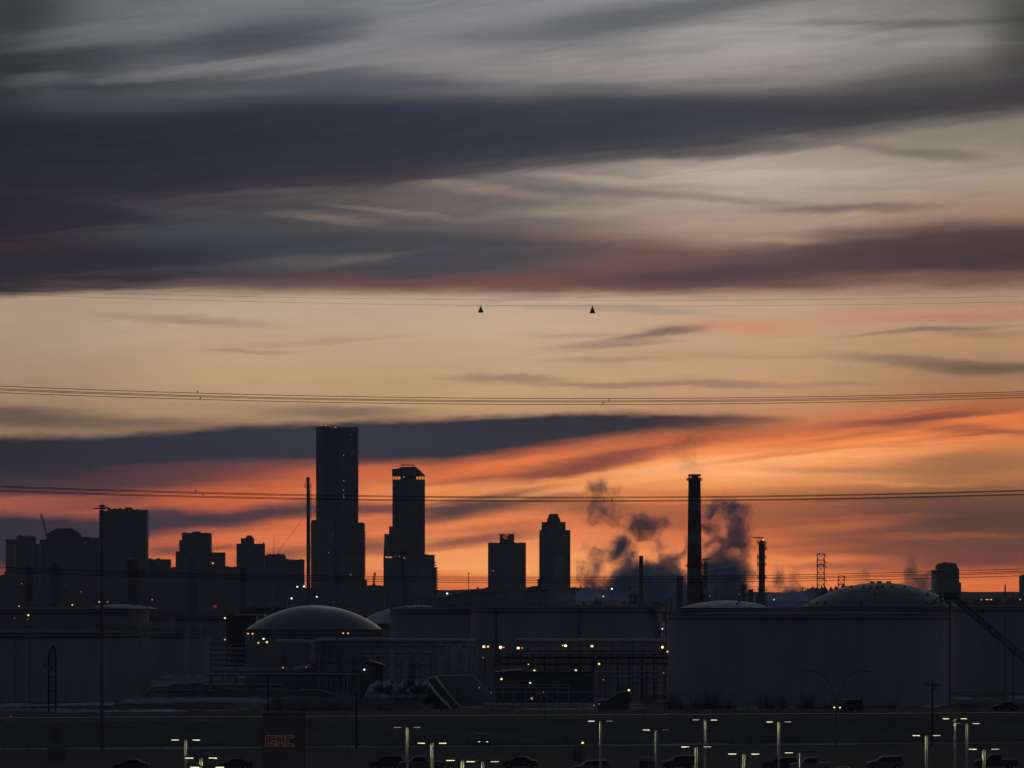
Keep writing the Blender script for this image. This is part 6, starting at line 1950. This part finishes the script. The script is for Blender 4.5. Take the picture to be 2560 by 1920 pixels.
# ================================================================ bare shrubs
TWIG = mat("bare_twigs", (0.10, 0.095, 0.09), 0.9)
def shrub_mesh(seed, h, n):
    rnd = random.Random(seed)
    mb = MB()
    for _ in range(n):
        a, lean = rnd.uniform(0, 6.28), rnd.uniform(.05, .42)
        hh = h * rnd.uniform(.55, 1.0)
        p = Vector((rnd.uniform(-.5, .5), rnd.uniform(-.5, .5), 0))
        d = Vector((math.cos(a) * lean, math.sin(a) * lean, 1))
        k = p + d * hh * .5
        e = k + (d + Vector((rnd.uniform(-.2, .2), rnd.uniform(-.2, .2), 0))) * hh * .5
        mb.tube(tuple(p), tuple(k), .05, 3, .035); mb.tube(tuple(k), tuple(e), .035, 3, .012)
        for _ in range(5):
            t_ = rnd.uniform(.25, .95)
            q = p.lerp(e, t_)
            f = q + Vector((rnd.uniform(-.5, .5), rnd.uniform(-.5, .5), rnd.uniform(.25, .7))) * h * .22
            mb.tube(tuple(q), tuple(f), .022, 3, .008)
    return mb
protos = [shrub_mesh(40 + i, 5.2, 22) for i in range(3)]
meshes = []
for mb in protos:
    me = bpy.data.meshes.new("shrub")
    me.from_pydata(mb.v, [], mb.f); me.materials.append(TWIG)
    meshes.append(me)
rnd = random.Random(3)
for i in range(34):
    px = rnd.uniform(1660, 2075) if i < 26 else rnd.uniform(2075, 2300)
    yy = rnd.uniform(1105, 1190)
    o = bpy.data.objects.new("shrub", meshes[i % 3])
    COL.objects.link(o)
    s = (1.15 - .5 * (px - 1660) / 640) * rnd.uniform(.75, 1.1)
    o.scale = (s, s, s); o.rotation_euler = (0, 0, rnd.uniform(0, 6.28))
    o.location = (wx(px, yy), yy, 0)
    tag(o, "bare leafless shrub in the thicket before the giant tank", "shrub", "bare shrubs before the giant tank")
for i in range(14):
    px = rnd.uniform(700, 1010); yy = rnd.uniform(1110, 1185)
    o = bpy.data.objects.new("shrub", meshes[i % 3])
    COL.objects.link(o)
    s = rnd.uniform(.4, .7)
    o.scale = (s * 1.3, s * 1.3, s); o.rotation_euler = (0, 0, rnd.uniform(0, 6.28))
    o.location = (wx(px, yy), yy, 0)
    tag(o, "low bare shrub on the snow left of centre, behind the guard rail", "shrub", "low shrubs on the snow")
tuft = MB()
rnd = random.Random(31)
for _ in range(2600):
    x = rnd.uniform(-78, 78); yy = ry(x, rnd.uniform(-24, -1))
    f = (yy - ry(x, -11)) / 11.0
    z = ROADZ * max(0, f)
    a = rnd.uniform(0, 6.28); hh = rnd.uniform(.25, .9)
    tuft.tube((x, yy, z - .05), (x + .3 * math.cos(a), yy + .3 * math.sin(a), z + hh), .03, 3, .01)
tag(tuft.build("dry_grass", TWIG), "dry grass stalks on the slope below the guard rail", "grass", kind="stuff")
# ================================================================ steam
def steam_mat(name, blobs, dens, cell, col=(0.68, 0.85, 1.0), thr=1.05, aniso=-0.25, absorb=0.6, seed=0.0, warp=.62):
    """blobs: (x, y, z, rx, ry, rz, weight) in object metres."""
    m = bpy.data.materials.new(name)
    m.use_nodes = True
    t = m.node_tree
    t.nodes.clear()
    N = Nodes(t)
    tcn = t.nodes.new("ShaderNodeTexCoord")
    P0 = tcn.outputs['Object']
    wn = t.nodes.new("ShaderNodeTexNoise")
    wn.inputs['Scale'].default_value = 0.55 / cell
    wn.inputs['Detail'].default_value = 3.0
    t.links.new(P0, wn.inputs['Vector'])
    wv = t.nodes.new("ShaderNodeVectorMath"); wv.operation = 'MULTIPLY_ADD'
    t.links.new(wn.outputs['Color'], wv.inputs[0])
    wv.inputs[1].default_value = (cell * 2.6, cell * 2.6, cell * 2.6)
    t.links.new(P0, wv.inputs[2])
    wo_ = t.nodes.new("ShaderNodeVectorMath"); wo_.operation = 'SUBTRACT'
    t.links.new(wv.outputs[0], wo_.inputs[0]); wo_.inputs[1].default_value = (cell * 1.3, cell * 1.3, cell * 1.3)
    P = wo_.outputs[0]
    mp = t.nodes.new("ShaderNodeMapping")
    mp.inputs['Location'].default_value = (seed, seed * 1.7, seed * .6)
    t.links.new(P, mp.inputs[0])
    nz = N.noise(mp.outputs[0], 1.0 / cell, 5.0, 0.62, '3D', 0.4)
    n0 = N.math('SUBTRACT', nz, 0.5)
    f = None
    for x, y, z, rx, ry_, rz, w in blobs:
        v = t.nodes.new("ShaderNodeVectorMath"); v.operation = 'SUBTRACT'
        t.links.new(P, v.inputs[0]); v.inputs[1].default_value = (x, y, z)
        s = t.nodes.new("ShaderNodeVectorMath"); s.operation = 'MULTIPLY'
        t.links.new(v.outputs[0], s.inputs[0]); s.inputs[1].default_value = (1 / (rx * 1.5), 1 / (ry_ * 1.25), 1 / (rz * 1.5))
        l = t.nodes.new("ShaderNodeVectorMath"); l.operation = 'LENGTH'
        t.links.new(s.outputs[0], l.inputs[0])
        q = N.math('MULTIPLY', N.math('SUBTRACT', 1.0, l.outputs['Value']), w)
        f = q if f is None else N.math('MAXIMUM', f, q)
    d = N.math('MULTIPLY_ADD', n0, warp * 4.0, f)
    d = N.math('MULTIPLY', N.smooth(d, 0.0, thr), N.smooth(f, -0.6, 0.2))
    d = N.math('MULTIPLY', d, dens)
    pv = t.nodes.new("ShaderNodeVolumePrincipled")
    pv.inputs['Color'].default_value = (*col, 1)
    pv.inputs['Anisotropy'].default_value = aniso
    t.links.new(d, pv.inputs['Density'])
    o = t.nodes.new("ShaderNodeOutputMaterial")
    t.links.new(pv.outputs[0], o.inputs['Volume'])
    return m
def steam(label, px0, px1, top, bot, y, blobs, dens, cell, **kw):
    """Puffs given as (px, py, rx, ry, weight) at distance y; real depth about their width."""
    cx, cz = wx((px0 + px1) / 2, y), wz((top + bot) / 2, y)
    k = y / F
    dep = max(b[2] for b in blobs) * k * 1.3
    bl = [((b[0] - (px0 + px1) / 2) * k, (i % 3 - 1) * dep * .25, ((top + bot) / 2 - b[1]) * k, b[2] * k, max(b[2], b[3]) * k, b[3] * k, b[4]) for i, b in enumerate(blobs)]
    mb = MB().box(cx - (px1 - px0) / 2 * k, cx + (px1 - px0) / 2 * k, y - dep * 1.4, y + dep * 1.4, cz - (bot - top) / 2 * k, cz + (bot - top) / 2 * k)
    o = mb.build("steam_plume", steam_mat("steam", bl, dens, cell, **kw), None, (cx, y, cz))
    tag(o, label, "steam plume", "steam plumes over the refinery")
    return o
steam("thick steam column right of the banded chimney, towering over its base", 1730, 1890, 1230, 1530, 2760,
      [(1815, 1450, 48, 66, 1.3), (1812, 1510, 60, 60, 1.4), (1768, 1500, 40, 40, 1.2), (1846, 1330, 30, 52, .85), (1812, 1278, 34, 32, .85), (1776, 1276, 30, 22, .7), (1772, 1330, 32, 26, .8), (1800, 1362, 44, 22, .5), (1862, 1365, 16, 34, .6), (1760, 1365, 26, 18, .45)], .52, 7.5, seed=2.0)
steam("broad steam bank between the stepped tower and the banded chimney", 1440, 1735, 1330, 1530, 2850,
      [(1600, 1482, 92, 58, 1.1), (1665, 1480, 66, 60, 1.15), (1530, 1506, 120, 38, 1.0), (1680, 1405, 28, 36, .85), (1652, 1375, 20, 22, .8), (1545, 1372, 36, 24, .8), (1568, 1400, 32, 24, .55), (1500, 1390, 30, 26, .42), (1470, 1425, 26, 24, .5), (1575, 1430, 24, 30, .55), (1620, 1440, 40, 30, .6), (1720, 1370, 26, 22, .5), (1475, 1455, 20, 40, .35)], .48, 8.0, seed=5.0)
steam("small dark steam puff floating mid-air left of the banded chimney", 1550, 1680, 1275, 1355, 2820,
      [(1615, 1315, 38, 24, 1.0), (1640, 1305, 30, 20, .8), (1592, 1318, 22, 13, .7)], .40, 5.5, seed=9.0)
steam("highest steam puff, trailing under the lower wires", 1440, 1580, 1185, 1330, 2900,
      [(1495, 1222, 30, 19, 1.0), (1478, 1220, 20, 15, .85), (1528, 1228, 22, 14, .5), (1495, 1262, 26, 26, .55), (1540, 1290, 26, 18, .5), (1500, 1300, 40, 12, .35)], .30, 5.5, seed=13.0)
steam("low steam drifting right of the davit column", 1915, 2070, 1400, 1520, 2900,
      [(1935, 1500, 40, 30, 1.0), (1990, 1505, 60, 28, 1.0), (1982, 1450, 12, 26, .7), (1940, 1452, 14, 26, .6), (2040, 1510, 50, 18, .8)], .26, 5.5, seed=17.0)
steam("steam rising just left of the mansard tower, over the big vented dome", 2225, 2340, 1385, 1520, 2800,
      [(2300, 1460, 44, 34, 1.1), (2285, 1430, 18, 24, .8), (2318, 1428, 16, 22, .7), (2330, 1496, 24, 20, .6), (2260, 1490, 36, 26, .9)], .22, 5.5, seed=21.0)
steam("faint steam wisp between the two pylons' right side and the dome", 2120, 2225, 1410, 1500, 2900,
      [(2162, 1450, 26, 24, .8), (2165, 1478, 34, 20, .8)], .13, 5.5, seed=25.0)
steam("thin pale vapour crossing the front of the stepped tower", 1370, 1470, 1300, 1530, 3000,
      [(1398, 1420, 14, 34, .8), (1408, 1335, 12, 30, .6), (1385, 1330, 10, 20, .5), (1420, 1505, 40, 26, 1.0), (1390, 1500, 26, 24, .9)], .035, 5.0, seed=29.0, col=(.8, .8, .84))
steam("low fog lying along the tank rims left of the slim stack", 1430, 1600, 1475, 1530, 2300,
      [(1480, 1505, 60, 16, 1.0), (1550, 1505, 60, 18, 1.0)], .05, 4.0, seed=33.0, col=(.8, .78, .8))
steam("barely visible heat plume above the chimney's lip", 1660, 1780, 1065, 1190, 2600,
      [(1738, 1178, 16, 14, .9), (1722, 1150, 26, 20, .8), (1716, 1115, 34, 26, .7), (1725, 1088, 40, 18, .5)], .07, 3.0, seed=37.0, col=(.8, .7, .66), warp=.8)
SC.cycles.volume_step_rate = 1.0
SC.cycles.volume_max_steps = 256
# ================================================================ evening haze
hm = bpy.data.materials.new("evening_haze")
hm.use_nodes = True
ht = hm.node_tree
ht.nodes.clear()
hv = ht.nodes.new("ShaderNodeVolumePrincipled")
hv.inputs['Color'].default_value = (0.72, 0.78, 0.92, 1)
hv.inputs['Density'].default_value = HAZE
hv.inputs['Anisotropy'].default_value = 0.0
ho = ht.nodes.new("ShaderNodeOutputMaterial")
ht.links.new(hv.outputs[0], ho.inputs['Volume'])
tag(MB().box(-2600, 2600, -150, 13200, -1.0, 330.0).build("haze", hm), "thin evening haze over the plain", "haze", kind="stuff")
